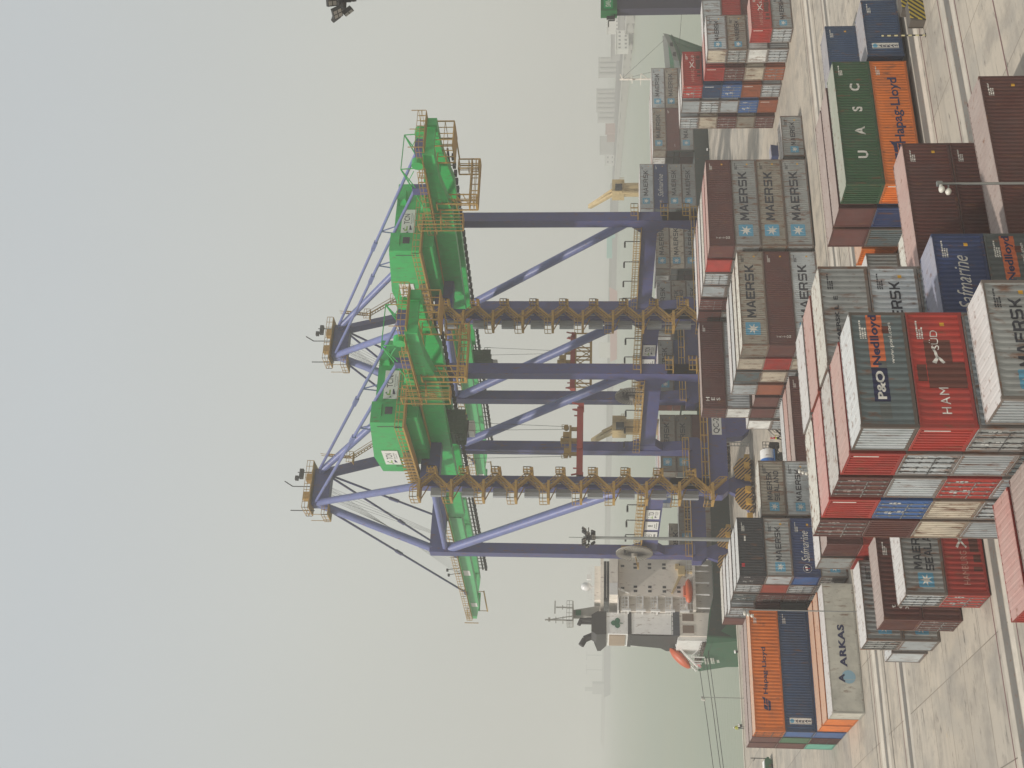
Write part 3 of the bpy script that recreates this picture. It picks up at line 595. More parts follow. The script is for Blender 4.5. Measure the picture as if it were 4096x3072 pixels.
# ------------------------------------------------------------------ ship-to-shore cranes
NAVY = mat('crane_blue_paint', (.062,.068,.195), .45, grime=.45, rust=.22); TUBEB = mat('crane_tube_blue', (.13,.155,.34), .42, grime=.35, rust=.12)
GREEN = mat('crane_green_paint', (.028,.40,.095), .42, grime=.4, rust=.1); GREENP = mat('boom_green_paint', (.09,.42,.16), .45, grime=.25)
ORANGE = mat('walkway_orange', (.41,.245,.055), .6, grime=.35, rust=.1); YELLOW = mat('machine_yellow', (.50,.29,.04), .55, grime=.3, rust=.1)
BLACKM = mat('black_gear', (.025,.025,.024), .6); DKGREEN = mat('trolley_green', (.035,.075,.04), .55, grime=.3); REDM = mat('spreader_red', (.38,.045,.03), .5, grime=.3)
SIGNW = mat('sign_white', (.66,.66,.64), .5); GLASSD = mat('dark_glass', (.03,.033,.035), .15); ROPE = mat('wire_rope', (.06,.06,.06), .6); WHEELM = mat('rusty_wheel', (.10,.065,.045), .7, .3, grime=.5)
def stripes(name, a, c, freq, axis=(1, 0, 1)):
    m = bpy.data.materials.new(name); m.use_nodes = True; n, l = m.node_tree.nodes, m.node_tree.links; p = n['Principled BSDF']; p.inputs['Roughness'].default_value = .6
    tc = n.new('ShaderNodeTexCoord'); d = n.new('ShaderNodeVectorMath'); d.operation = 'DOT_PRODUCT'; d.inputs[1].default_value = axis; l.new(tc.outputs['Object'], d.inputs[0])
    f = n.new('ShaderNodeMath'); f.operation = 'MULTIPLY'; f.inputs[1].default_value = freq; l.new(d.outputs['Value'], f.inputs[0])
    r = n.new('ShaderNodeMath'); r.operation = 'FRACT'; l.new(f.outputs[0], r.inputs[0]); g_ = n.new('ShaderNodeMath'); g_.operation = 'GREATER_THAN'; g_.inputs[1].default_value = .5; l.new(r.outputs[0], g_.inputs[0])
    x = n.new('ShaderNodeMix'); x.data_type = 'RGBA'; l.new(g_.outputs[0], x.inputs[0]); x.inputs[6].default_value = (*a, 1); x.inputs[7].default_value = (*c, 1); l.new(x.outputs[2], p.inputs['Base Color']); return m
HAZ = stripes('hazard_stripes', (.42,.24,.06), (.03,.024,.02), 1.75)
ORG = Vector((85.4, 187.0, 0))
class CB(MB):
    "crane parts are written in yard coordinates and stored round the crane's own origin"
    def build(s, name, mats, parent=None):
        s.v = [(x-ORG.x, y-ORG.y, z-ORG.z) for x, y, z in s.v]; return MB.build(s, name, mats, parent)
def gtop(y): return 50.3 + 1.7*(y-140)/110                           # the girder rises a little to seaward
def sign(parent, s, p, ux, w, h, ink='dark', bold=.01, name='lettering', **k):
    "lettering on a plane: p lower-left corner, ux the reading direction"
    me = lettering_mesh(s, w, h, bold, **k); o = link(me, name, INK[ink], parent)
    rot(o, p, ux); return o
def rot(o, p, ux):
    ux = Vector(ux).normalized(); m = Matrix((( ux.x, -ux.y, 0), (ux.y, ux.x, 0), (0, 0, 1))).to_4x4()
    m.translation = Vector(p) - ORG; o.matrix_local = m
def tcn_panel(parent, p, ux, w, h, name='name_board'):
    b = MB(); b.box(0, w, -.06, 0, 0, h); o = b.build(name, SIGNW, parent); rot(o, p, ux)
    def on(me, x, z, ink, nm): q = link(me, nm, INK[ink], o); q.location = (x*w, -.066, z*h)
    on(lettering_mesh('TCN', .42*w, .40*h, .012), .40, .42, 'dark', 'lettering')
    on(lettering_mesh('TERMINAL A CONTENEURS', .46*w, .08*h, .0), .40, .25, 'dark', 'lettering'); on(lettering_mesh('DE NOUAKCHOTT', .34*w, .07*h, .0), .46, .12, 'dark', 'lettering')
    s = .30*w
    on(shape_mesh([[(0,.3*s),(.6*s,.3*s),(.6*s,.18*s),(.0,.0)]]), .16, .20, 'navy', 'emblem'); on(shape_mesh([[(-.02*s,.75*s),(.16*s,.75*s),(.16*s,.5*s),(.62*s,.5*s),(.62*s,.36*s),(-.02*s,.36*s)]]), .13, .30, 'lime', 'emblem')
    on(shape_mesh([[(0,0),(.3*s,0),(.15*s,.22*s)]]), .16, .76, 'dgreen', 'emblem'); on(shape_mesh([[(0,0),(.2*s,.16*s),(0,.32*s)]]), .04, .42, 'dgreen', 'emblem')
    return o
def build_crane():
    root = empty('quay_crane', ORG)
    def P(name, b, m, parent=None): return b.build(name, m, parent or root)
    XL, XR, YL, YW = 75.3, 95.5, 173.0, 202.5
    for x in (XL, XR):
        for y in (YL, YW):
            b = CB(); b.box(x-.95, x+.95, y-1.0, y+1.0, 6.8 if y == YL else 7.4, 52.0)
            b.prism([(y-1.0, 13.0), (y-1.9 if y == YW else y-1.0, 7.0), (y+1.9 if y == YL else y+1.0, 7.0), (y+1.0, 13.0)], 'x', x-.948, x+.948)
            for z in (20.2, 28.4, 36.6, 44.8): b.box(x-.97, x+.97, y-1.02, y+1.02, z, z+.10)
            leg = P('leg', b, NAVY)
            # gusset where the portal beam meets the leg
            s = 1 if y == YL else -1
            b = CB(); b.prism([(y+s*.9, 12.2), (y+s*3.0, 13.7), (y+s*3.0, 16.5), (y+s*.9, 18.6)], 'x', x-.80, x+.80); b.build('gusset', NAVY, leg)
    for x in (XL, XR):
        b = CB(); b.box(x-.75, x+.75, YL+1, YW-1, 13.75, 16.5); pb = P('portal_beam', b, NAVY)
        b = CB(); b.box(x-1.35, x+1.35, YL+1, YW-1, 16.5, 16.6)
        for q in (-1.3, 1.3): b.rail((x+q, YL+1, 16.6), (x+q, YW-1, 16.6), 1.1, 1.5, .08)
        b.build('walkway_railing', ORANGE, pb)
        for y in (178, 184.5, 191, 197):
            b = CB(); b.bar((x-1.2, y, 16.6), (x-1.2, y, 19.4), .12); b.bar((x-1.2, y, 19.4), (x-2.0, y, 19.4), .10); b.box(x-2.35, x-1.5, y-.30, y+.30, 19.25, 19.55); b.build('floodlight', BLACKM, pb)
        b = CB(); b.tube((x, YL+.6, 18.8), (x, YW-.2, 50.6), .80, k=14); o = P('diagonal_brace', b, TUBEB); smooth(o)
        b = CB(); b.tube((x, YL+1, 50.2), (x, YW-1, 51.2), .50, k=12); smooth(P('top_tie', b, TUBEB))
    for y, z0, z1 in ((YL, 4.0, 6.85), (YW, 4.9, 7.45)):
        b = CB(); b.prism([(73.4, z0+.9), (74.3, z0), (96.5, z0), (97.4, z0+.9), (97.4, z1), (73.4, z1)], 'y', y-1.15, y+1.15); sb = P('sill_beam', b, NAVY)
        b = CB(); b.box(74, 97, y-1.9, y-1.1, z1, z1+.1); b.rail((74, y-1.85, z1+.1), (97, y-1.85, z1+.1), 1.1, 2.2, .11); b.build('walkway_railing', YELLOW, sb)
        for x in (XL, XR):
            bo = P('bogie', (lambda b: (b.prism([(x-4.2,1.0),(x-3.4,.55),(x+3.4,.55),(x+4.2,1.0),(x+1.6,2.9),(x+.9,z0),(x-.9,z0),(x-1.6,2.9)], 'y', y-.55, y+.55), b)[1])(CB()), NAVY)
            b = CB(); b.prism([(x-4.5,.5),(x-.4,.5),(x-.9,2.9),(x-2.6,3.2),(x-4.2,2.2)], 'y', y-1.22, y-1.06); b.prism([(x+4.5,.5),(x+.4,.5),(x+.9,2.9),(x+2.6,3.2),(x+4.2,2.2)], 'y', y-1.22, y-1.06); b.build('striped_guard', HAZ, bo)
            b = CB()
            for k in range(6): b.tube((x-3.75+1.5*k, y-.98, .38), (x-3.75+1.5*k, y+.98, .38), .38, k=12)
            b.build('wheel', WHEELM, bo)
            for k in range(4): b = CB(); b.box(x-3.6+2.0*k, x-2.6+2.0*k, y-1.7, y-1.2, .75, 1.55); b.tube((x-3.3+2.0*k, y-1.9, 1.15), (x-3.3+2.0*k, y-1.7, 1.15), .3, k=10); b.build('drive_motor', YELLOW, bo)
            for q in (-4.9, 4.9): b = CB(); b.box(x+q-.4, x+q+.4, y-.5, y+.5, .5, 1.3); b.build('buffer', YELLOW, bo)
    b = CB(); b.prism([(83.2,4.05),(87.2,4.05),(87.0,.9),(86.0,.35),(84.6,.35),(83.6,1.4)], 'y', YL-.9, YL+.9); an = P('storm_anchor', b, NAVY)
    b = CB(); b.bar((82.4,YL-1,.4),(82.4,YL-1,4),.12); b.bar((81.8,YL-1,.4),(81.8,YL-1,4),.12); [b.bar((81.8,YL-1,.8+.5*k),(82.4,YL-1,.8+.5*k),.08) for k in range(6)]; b.build('ladder_frame', STEEL, an)
    # upper frame
    for y, z0, z1 in ((YL, 49.0, 52.0), (YW, 51.4, 54.0)):
        b = CB(); b.box(XL-.94, XR+.94, y-1.01, y+1.01, z0, z1); P('top_beam', b, NAVY)
    for gx, side in ((82.6, -1), (88.2, 1)):
        b = CB(); ya, yb = 138.0, 265.0
        pts = []
        b.prism([(ya, gtop(ya)-1.8), (144, gtop(144)-2.0), (152, gtop(152)-3.3), (203.5, gtop(203.5)-3.0), (203.5, gtop(203.5)), (ya, gtop(ya))], 'x', gx-.70, gx+.70)
        b2 = CB(); b2.prism([(203.9, gtop(204)-2.4), (240, gtop(240)-2.3), (256, gtop(256)-2.0), (yb, gtop(yb)-.9), (yb, gtop(yb)), (203.9, gtop(204))], 'x', gx-.70, gx+.70)
        for yy in (214, 226, 238, 250): b2.box(gx-.715, gx+.715, yy, yy+.10, gtop(yy)-2.2, gtop(yy)+.01)
        if side < 0:
            for yy, w_ in ((232.5, 3.0), (253.5, 2.6)): bb = CB(); bb.box(gx-.76, gx-.72, yy, yy+w_, gtop(yy)-1.7, gtop(yy)-.35); bb.build('boom_notice_board', SIGNW, root)
        P('boom', b2, GREENP)
        
        
        gd = P('boom_girder', b, GREENP if False else GREEN)
        b = CB(); xo = gx+side*1.25
        b.bar((xo, ya, gtop(ya)-.1), (xo, yb-2, gtop(yb)-.1), .9, .06); 
        for y0 in range(206, 262, 8): b.rail((xo+side*.5, y0, gtop(y0)), (xo+side*.5, y0+8, gtop(y0+8)), 1.1, 1.6, .09)
        b.build('walkway_railing', ORANGE, gd)
        if side < 0:
            for yy in (229.5, 232.5):
                q = CB(); q.bar((xo, yy, gtop(yy)), (xo-.4, yy, gtop(yy)+2.4), .10); q.box(xo-.75, xo-.25, yy-.25, yy+.25, gtop(yy)+2.3, gtop(yy)+2.7); q.build('floodlight', BLACKM, gd)
    for yy in (139, 147, 208, 221, 235, 250, 263.5): b = CB(); b.box(83.31, 87.49, yy-.35, yy+.35, gtop(yy)-1.6, gtop(yy)-.05); P('cross_tie', b, GREEN)
    b = CB(); 
    for k in range(52): 
        yy = 150+2.1*k; b.bar((91.2, yy, gtop(yy)-1.4), (91.2, yy, gtop(yy)-2.9), .14); b.box(90.7, 91.7, yy-.35, yy+.35, gtop(yy)-3.3, gtop(yy)-2.8)
    b.bar((91.2, 148, gtop(148)-2.3), (91.2, 258, gtop(258)-2.3), .30); b.bar((90, 148, gtop(148)-1.3), (90, 258, gtop(258)-1.3), .22)
    P('festoon_chain', b, BLACKM)
    b = CB(); b.bar((83.4, 250, 48.6), (83.4, 264, 48.9), .26); b.bar((83.4, 250.2, 48.6), (83.4, 250.2, 50.4), .12); b.bar((83.4, 263.8, 48.9), (83.4, 263.8, 50.6), .12); P('end_stop_frame', b, ORANGE)
    b = CB(); b.box(82.0, 89, 263.6, 265.6, gtop(265), gtop(265)+.12); b.rail((82,265.5,52.4),(89,265.5,52.4),1.2,1.2,.1); b.rail((81.6,258,52.2),(81.6,265.5,52.4),1.2,1.2,.1); b.bar((81.2,266,51.0),(81.2,266,54.2),.16); P('tip_platform_railing', b, ORANGE)
    # machinery house
    b = CB(); prof_ = [(157.0,52.7),(174.5,52.7),(174.5,58.4),(169.0,59.0),(157.0,57.7)]
    b.prism(prof_, 'x', 77.9, 81.4); prof2 = [(160.6,52.72),(174.48,52.72),(174.48,58.38),(169.0,58.98),(160.6,57.95)]; b.prism(prof2, 'x', 81.4, 94.0)
    mh = P('machinery_house', b, GREEN)
    b = CB(); b.box(79.3, 80.5, 156.93, 157.02, 54.5, 55.6); b.build('window', GLASSD, mh)
    b = CB(); b.box(78.9, 80.9, 156.7, 157.0, 56.1, 56.2); b.build('window_canopy', GREEN, mh)
    b = CB(); b.box(77.86, 77.92, 158.2, 158.4, 53.4, 56.8); b.box(77.86, 77.92, 172.3, 172.5, 53.4, 56.0); b.build('door_seam', DKGREEN, mh)
    b = CB(); b.box(89.5, 91.5, 158.8, 160.6, 56.2, 57.6); b.build('air_unit', GREEN, mh)
    tcn_panel(mh, (77.84, 171.6, 55.0), (0, -1, 0), 5.0, 2.5); tcn_panel(mh, (83.7, 160.56, 54.5), (1, 0, 0), 4.9, 2.3)
    b = CB(); b.box(79.0, 93.0, 157.5, 174.0, 50.7, 52.68); P('house_base', b, GREEN)
    b = CB()
    for x0, x1, y0, y1 in ((76.3,77.8,155.4,176.0),(77.8,94.2,155.4,156.9),): b.box(x0, x1, y0, y1, 52.3, 52.55)
    b.rail((76.3,155.4,52.55),(76.3,176,52.55),1.1,1.3,.09); b.rail((76.3,155.4,52.55),(94.2,155.4,52.55),1.1,1.3,.09)
    for k in range(9): b.bar((76.3,166+1.15*k,52.5),(76.3,166+1.15*k,54.4),.16)
    P('house_walkway_railing', b, ORANGE)
    b = CB(); 
    for k in range(8): b.box(76.5, 77.5, 166.4+1.15*k, 167.3+1.15*k, 52.6, 54.0)
    P('cooling_unit', b, mat('cooling_grille', (.30,.24,.16), .7, grime=.5))
    # tail of the boom: stay anchor, platforms, hanging service frames
    b = CB(); b.box(81.8, 82.7, 146.0, 147.6, 50.4, 52.8); P('stay_anchor', b, NAVY)
    b = CB(); b.box(87.4, 90.0, 143.5, 147.6, 50.0, 52.6); P('stay_anchor', b, NAVY)
    b = CB(); b.box(82.2, 89.2, 136.6, 138.4, 49.9, 50.0); b.rail((82.2,136.6,50),(89.2,136.6,50),1.2,1.0,.07); b.rail((82.2,136.6,50),(82.2,144,50.2),1.1,1.2,.07); b.rail((89.2,136.6,50),(89.2,144,50.2),1.1,1.2,.07)
    b.box(80.2, 81.0, 140, 156, 49.9, 50.0); b.rail((80.2,140,50),(80.2,156,50.3),1.1,1.2,.07); b.rail((80.2,152,47.6),(81.6,156,47.8),1.1,1.2,.07)
    for x in (82.2, 85.6, 89.2): b.bar((x,136.6,50),(x,136.6,52.2),.09)
    P('tail_platform_railing', b, ORANGE)
    b = CB()
    def cage(x0, x1, y0, y1, z0, z1, w=.22, mid=2):
        for x in (x0, x1):
            for y in (y0, y1): b.bar((x,y,z0),(x,y,z1), w)
            b.bar((x,y0,z0),(x,y1,z0), w); b.bar((x,y0,z1),(x,y1,z1), w); b.bar((x,y0,(z0+z1)/2),(x,y1,(z0+z1)/2), w*.5)
        for y in (y0, y1):
            b.bar((x0,y,z0),(x1,y,z0), w); b.bar((x0,y,z1),(x1,y,z1), w); b.bar((x0,y,(z0+z1)/2),(x1,y,(z0+z1)/2), w*.5)
            for k in range(1, mid): x = x0+(x1-x0)*k/mid; b.bar((x,y,z0),(x,y,z1), w*.6)
        b.box(x0, x1, y0, y1, z0-.05, z0+.05)
    cage(85.6, 90.4, 140.5, 144.5, 46.2, 49.0, .17, 4); cage(81.6, 83.4, 149.6, 151.2, 43.2, 49.4, .17, 2); cage(81.6, 90.4, 149.6, 151.2, 43.0, 44.3, .18, 7); cage(88.6, 90.4, 149.6, 151.2, 43.2, 46.4, .17, 2)
    for k in range(6): b.bar((81.6, 149.6, 43.4+k), (83.4, 149.6, 44.4+k), .12)
    cage(79.2, 81.2, 151.6, 153.4, 45.4, 52.4, .12, 3); b.bar((83.4,150.4,48.9),(85.6,144.5,48.9),.2); b.bar((90.4,149.6,46.3),(90.4,144.5,46.3),.2); b.bar((80.2,153,49),(82.4,151,49),.2); P('service_frame', b, ORANGE)
    b = CB()
    for x in (82.0, 88.6):
        b.bar((x,152,51.4),(x,141.5,53.9),.16); b.bar((x,149,51.2),(x,141.5,53.9),.12); b.bar((x,141.2,50.6),(x,141.5,53.9),.12); b.bar((x,147,52.6),(x,146,51.8),.10); b.bar((x,144.5,53.2),(x,142,52.0),.10)
    b.bar((82,141.5,53.9),(88.6,141.5,53.9),.12); 
    for yy in (140.3, 151.5): b.tube((81.6, yy, 51.2), (82.6, yy, 51.2), .9, k=14); b.tube((87.6, yy, 51.2), (88.6, yy, 51.2), .9, k=14)
    P('rope_sheave_frame', b, GREEN)
    # A-frame, stays and ropes
    b = CB(); b.box(81.9, 88.9, 198.4, 200.4, 72.6, 75.6); ap = P('apex_beam', b, NAVY)
    b = CB(); b.box(80.8, 90.0, 197.2, 201.4, 75.75, 75.9); b.rail((80.8,197.2,75.9),(90,197.2,75.9),1.1,1.2,.08); b.rail((80.8,201.4,75.9),(90,201.4,75.9),1.1,1.2,.08); b.rail((80.8,197.2,75.9),(80.8,201.4,75.9),1.1,1.2,.08)
    b.box(79.6, 81.6, 197.6, 201, 72.2, 72.35); b.rail((79.6,197.6,72.3),(79.6,201,72.3),1.1,1.0,.08); b.rail((79.6,197.6,72.3),(81.6,197.6,72.3),1.1,1.0,.08); b.bar((79.8,198,72.3),(79.8,198,75.9),.09); b.bar((79.8,201,72.3),(79.8,201,75.9),.09); b.box(83,84.4,198.5,199.8,75.9,77.4); b.box(86.6,88,198.5,199.8,75.9,77.2); b.build('apex_platform_railing', ORANGE, ap)
    b = CB(); b.bar((80.9,199,75),(80.9,199,79.4),.13); b.bar((85.6,199,76),(85.6,199,79.6),.13); b.bar((85.6,199,79.6),(86.6,199,81.2),.16); b.bar((88.4,199,76),(88.4,199,79.0),.12); b.box(87.2,89,198.6,199.4,77.9,78.6); b.box(86.8,87.6,198.6,199.2,78.7,79.3); b.build('apex_light', BLACKM, ap)
    b = CB(); b.tube((82.4,199.4,74.6),(XL,202.2,53.6),.72,k=14); smooth(P('mast_leg', b, TUBEB))
    b = CB(); b.bar((88.4,199.4,74.0),(XR,202.2,53.6),1.35); P('mast_leg', b, NAVY)
    b = CB()
    pa, pb_ = Vector((88.9,198.2,73.6)), Vector((95.9,200.6,54.4))
    for k in range(4):
        q0, q1 = pa.lerp(pb_, k/4), pa.lerp(pb_, (k+1)/4); sx = 1 if k % 2 == 0 else -1
        a0 = q0 + Vector((2.4 if sx > 0 else .4, -.8, 0)); a1 = q1 + Vector((.4 if sx > 0 else 2.6, -.8, 0))
        for dy in (-.4, .4): b.bar(a0+Vector((0,dy,0)), a1+Vector((0,dy,0)), .12); b.bar(a0+Vector((0,dy,1.1)), a1+Vector((0,dy,1.1)), .08)
        for j in range(10): p_ = a0.lerp(a1, j/10); b.box(p_.x-.15, p_.x+.15, p_.y-.4, p_.y+.4, p_.z, p_.z+.06)
        b.box(a1.x-1.2, a1.x+.9, a1.y-.7, a1.y+.7, a1.z-.1, a1.z); b.rail((a1.x-1.2,a1.y-.7,a1.z),(a1.x+.9,a1.y-.7,a1.z),1.1,1.0,.08)
    P('mast_stairs', b, ORANGE)
    for x, xb in ((82.3, XL), (88.5, XR)):
        b = CB(); b.tube((x,198.6,74.6),(xb,174.0,52.0),.62,k=14); smooth(P('back_strut', b, TUBEB))
    for x0, x1, yt in ((82.2,82.2,146.8),(88.6,88.9,145.6)):
        b = CB(); p0, p1 = Vector((x0,199,75.2)), Vector((x1,yt,52.5)); b.tube(p0, p1, .25, k=10)
        m = p0.lerp(p1,.52); b.bar(m+Vector((0,1.2,.5)), m-Vector((0,1.2,.5)), .62); m2 = p0.lerp(p1,.60); b.bar(m2, (x1, m2.y+1.0, 58.2), .16); b.bar(m2, (x1, m2.y-1.6, 58.2), .16); P('backstay', b, TUBEB)
        for ye in (223.5, 246.6):
            b = CB(); p0, p1 = Vector((x0,199.6,74.2)), Vector((x0-.2,ye,gtop(ye)+.3)); b.tube(p0, p1, .21, k=8); m = p0.lerp(p1,.5); b.bar(m+(p1-p0).normalized()*1.1, m-(p1-p0).normalized()*1.1, .50); b.box(p1.x-.4,p1.x+.4,p1.y-.8,p1.y+.8,p1.z-.5,p1.z+.2); P('forestay', b, NAVY)
    b = CB()
    for k in range(7): b.bar((84+.4*k,200.4,73.4), (84.2+.4*k,232+3.4*k,gtop(240)+.6), .035)
    for k in range(4): b.bar((84+.7*k,200.4,73.0), (84.2+.7*k,222+2*k,gtop(222)+.6), .035)
    P('boom_rope', b, ROPE)
    # stairs up the landside leg
    b = CB(); z = 4.4; xa, xb = 75.6, 73.2; k = 0
    while z < 50.5:
        x0, x1 = (xa, xb) if k % 2 == 0 else (xb, xa)
        a0, a1 = Vector((x0, 170.4, z)), Vector((x1, 170.4, z+2.5))
        for dy in (-.48, .48):
            b.bar(a0+Vector((0,dy,0)), a1+Vector((0,dy,0)), .12, .30); b.bar(a0+Vector((0,dy,1.1)), a1+Vector((0,dy,1.1)), .10); b.bar(a0+Vector((0,dy,.6)), a1+Vector((0,dy,.6)), .07)
            for j in range(0, 5): q = a0.lerp(a1, j/4)+Vector((0,dy,0)); b.bar(q, q+Vector((0,0,1.1)), .08)
        for j in range(11): q = a0.lerp(a1, (j+.5)/11); b.box(q.x-.13, q.x+.13, q.y-.45, q.y+.45, q.z-.02, q.z+.06)
        if x1 == xb:
            b.box(71.4, 74.4, 169.3, 171.9, a1.z-.42, a1.z-.04); b.rail((71.4,169.3,a1.z),(71.4,171.9,a1.z),1.1,1.1,.09); b.rail((71.4,169.3,a1.z),(73.0,169.3,a1.z),1.1,.8,.09); b.bar((71.7,171.5,a1.z-.3),(74.4,172.1,a1.z-1.4),.14)
        else:
            b.box(75.4, 76.6, 169.3, 171.9, a1.z-.30, a1.z-.02); b.rail((76.6,169.3,a1.z),(76.6,171.9,a1.z),1.2,.8,.10); b.rail((75.6,169.3,a1.z),(76.6,169.3,a1.z),1.2,.5,.10); b.box(76.5,76.62,169.3,171.9,a1.z,a1.z+.25)
        z += 2.5; k += 1
    P('stair_flights_frame', b, ORANGE)
    b = CB()
    for k in range(16): b.box(74.9,75.05,171.88,171.96,9+2.6*k,10.7+2.6*k)
    b.bar((73.6,172.4,8),(73.6,172.4,49),.12); 
    for k in range(9): b.box(73.0,74.3,172.5,173.2,8.6+4.9*k,11.0+4.9*k)
    P('cable_tray_frame', b, mat('cable_tray', (.32,.34,.36), .5, .3))
    for z in (8.3, 12.1, 17.3): b = CB(); b.box(94.6,97.2,170.6,171.98,z-.12,z); b.rail((94.6,170.6,z),(97.2,170.6,z),1.2,.9,.09); b.rail((97.2,170.6,z),(97.2,171.9,z),1.2,.9,.09); P('leg_platform_railing', b, ORANGE)
    # cable reel on the waterside leg
    b = CB(); b.tube((73.45,198.5,17.7),(73.75,198.5,17.7),3.2,k=40); b.tube((72.9,198.5,17.7),(74.4,198.5,17.7),.5,k=14); rl = P('cable_reel', b, mat('reel_sheet', (.40,.37,.32), .6, .2, grime=.4))
    b = CB()
    for k in range(36):
        a = 2*math.pi*k/36; b.bar((73.42,198.5+.6*math.cos(a),17.7+.6*math.sin(a)), (73.42,198.5+3.25*math.cos(a),17.7+3.25*math.sin(a)), .05, .09)
    b.build('spoke', BLACKM, rl); b = CB(); b.box(73.9,74.4,197,200.5,15.6,20); b.bar((73,198.5,17.5),(70.8,197.5,17.2),.14); b.box(70.5,71.4,197.0,198.2,17.0,17.2); b.build('reel_bracket', ORANGE, rl)
    # name boards
    tcn_panel(root, (74.46, 184.7, 14.05), (0,-1,0), 3.8, 2.2)
    for y1, w in ((189.5, 3.6), (193.7, 3.2)):
        b = MB(); b.box(0, w, -.06, 0, 0, 2.2); o = b.build('name_board', SIGNW, root); rot(o, (74.46, y1, 14.05), (0,-1,0))
        if w > 3.4:
            e_ = link(shape_mesh([circle(0,0,.34), [(-.5,-.5),(.5,-.5),(.35,-.36),(-.35,-.36)]]), 'emblem', INK['greypatch'], o); e_.location = (w/2, -.066, 1.45)
            q = link(shape_mesh([[(x,z),(x+w2,z),(x+w2,z+.13),(x,z+.13)] for z, xs in ((.55,((.9,.5),(1.5,.3),(1.9,.6))),(.25,((.5,.7),(1.3,.5),(1.9,.4),(2.4,.6)))) for x, w2 in xs]), 'small_lettering', INK['greypatch'], o); q.location = (0, -.066, 0)
        else:
            e_ = link(shape_mesh([circle(0,0,.85,28,.52)]), 'emblem', INK['dark'], o); e_.location = (w/2, -.066, 1.4); e2 = link(shape_mesh([circle(0,0,.76,28,.44)]), 'emblem', SIGNW, o); e2.location = (w/2, -.070, 1.4)
            q = link(shape_mesh([[(-.5,-.2),(-.36,-.2),(-.2,.25),(-.34,.25)],[(-.15,-.25),(0,-.25),(0,.25),(-.15,.25)],[(.1,-.2),(.5,-.2),(.5,-.08),(.1,-.08)],[(.1,.08),(.5,.08),(.5,.2),(.1,.2)]]), 'emblem', INK['dark'], o); q.location = (w/2, -.074, 1.4)
            q = link(shape_mesh([[(x,.3),(x+.22,.3),(x+.22,.62),(x,.62)] for x in (.75,1.05,1.4,1.7,2.05)]), 'small_lettering', INK['dark'], o); q.location = (0, -.066, 0)
    b = MB(); b.box(0, 3.2, -.06, 0, 0, 1.5); nb = b.build('number_board', SIGNW, root); rot(nb, (83.6, 171.82, 4.7), (1,0,0))
    b = MB(); b.box(0, 2.6, -.05, 0, 0, 1.0); nb2 = b.build('number_board', SIGNW, mh); rot(nb2, (77.84, 172.3, 53.7), (0,-1,0))
    # the operator's trolley under the girders
    tr = empty('trolley', (0,0,0)); tr.parent = root; tr.location = Vector((85.4,173.5,0)) - ORG
    b = MB(); b.box(-2.0,2.0,-2.2,2.2,47.0,48.2); b.box(-1.8,1.8,-2.0,2.0,48.2,49.0); b.box(-1.7,-.5,-1.8,1.8,45.9,47.0); b.box(.5,1.7,-1.8,1.8,45.9,47.0)
    for y in (-1.9,0,1.9): b.box(-2.2,2.2,y-.12,y+.12,45.4,47.0)
    b.rail((-2.4,-2.4,45.4),(2.4,-2.4,45.4),1.2,.8,.08); b.rail((-2.4,-2.4,45.4),(-2.4,2.4,45.4),1.2,.8,.08); b.rail((-2.4,-2.4,47.2),(2.4,-2.4,47.2),1.1,.8,.08)
    for x in (-1.9, 1.9): b.bar((x,-2.0,48),(x,-2.0,49.8),.3); b.bar((x,2.0,48),(x,2.0,49.8),.3)
    b.build('trolley_frame', DKGREEN, tr)
    b = MB(); b.box(.5,2.5,2.6,4.8,44.4,46.8); b.build('operator_cabin', SIGNW, tr); b = MB(); b.box(.45,2.55,2.55,4.85,45.3,46.2); b.build('cabin_window', GLASSD, tr)
    return root, nb, nb2, tr
C2, NB, NBH, TROL = build_crane()
def copy_tree(o, parent=None):
    c = o.copy(); COL.objects.link(c)
    if parent: c.parent = parent
    kids = list(o.children); out = {o: c}
    for ch in kids: out.update(copy_tree(ch, c))
    return out
mp = copy_tree(C2); C1 = mp[C2]; C1.location = ORG + Vector((31.4, 1.2, .1)); mp[TROL].location = Vector((85.4, 207.5, 0)) - ORG
for nb, s in ((NB, 'QC-2'), (mp[NB], 'QC-1')): o = link(lettering_mesh(s, 2.7, 1.05, .012), 'lettering', INK['dark'], nb); o.location = (.25, -.066, .22)
for nb, s in ((NBH, 'QC-2'), (mp[NBH], 'QC-1')): o = link(lettering_mesh(s, 2.1, .7, .012), 'lettering', INK['dark'], nb); o.location = (.25, -.056, .15)
tag(C2, 'green and blue quay crane with QC-2 board, the nearer of the two', 'crane', 'quay cranes'); tag(C1, 'green and blue quay crane with QC-1 board, the farther one on the right', 'crane', 'quay cranes')
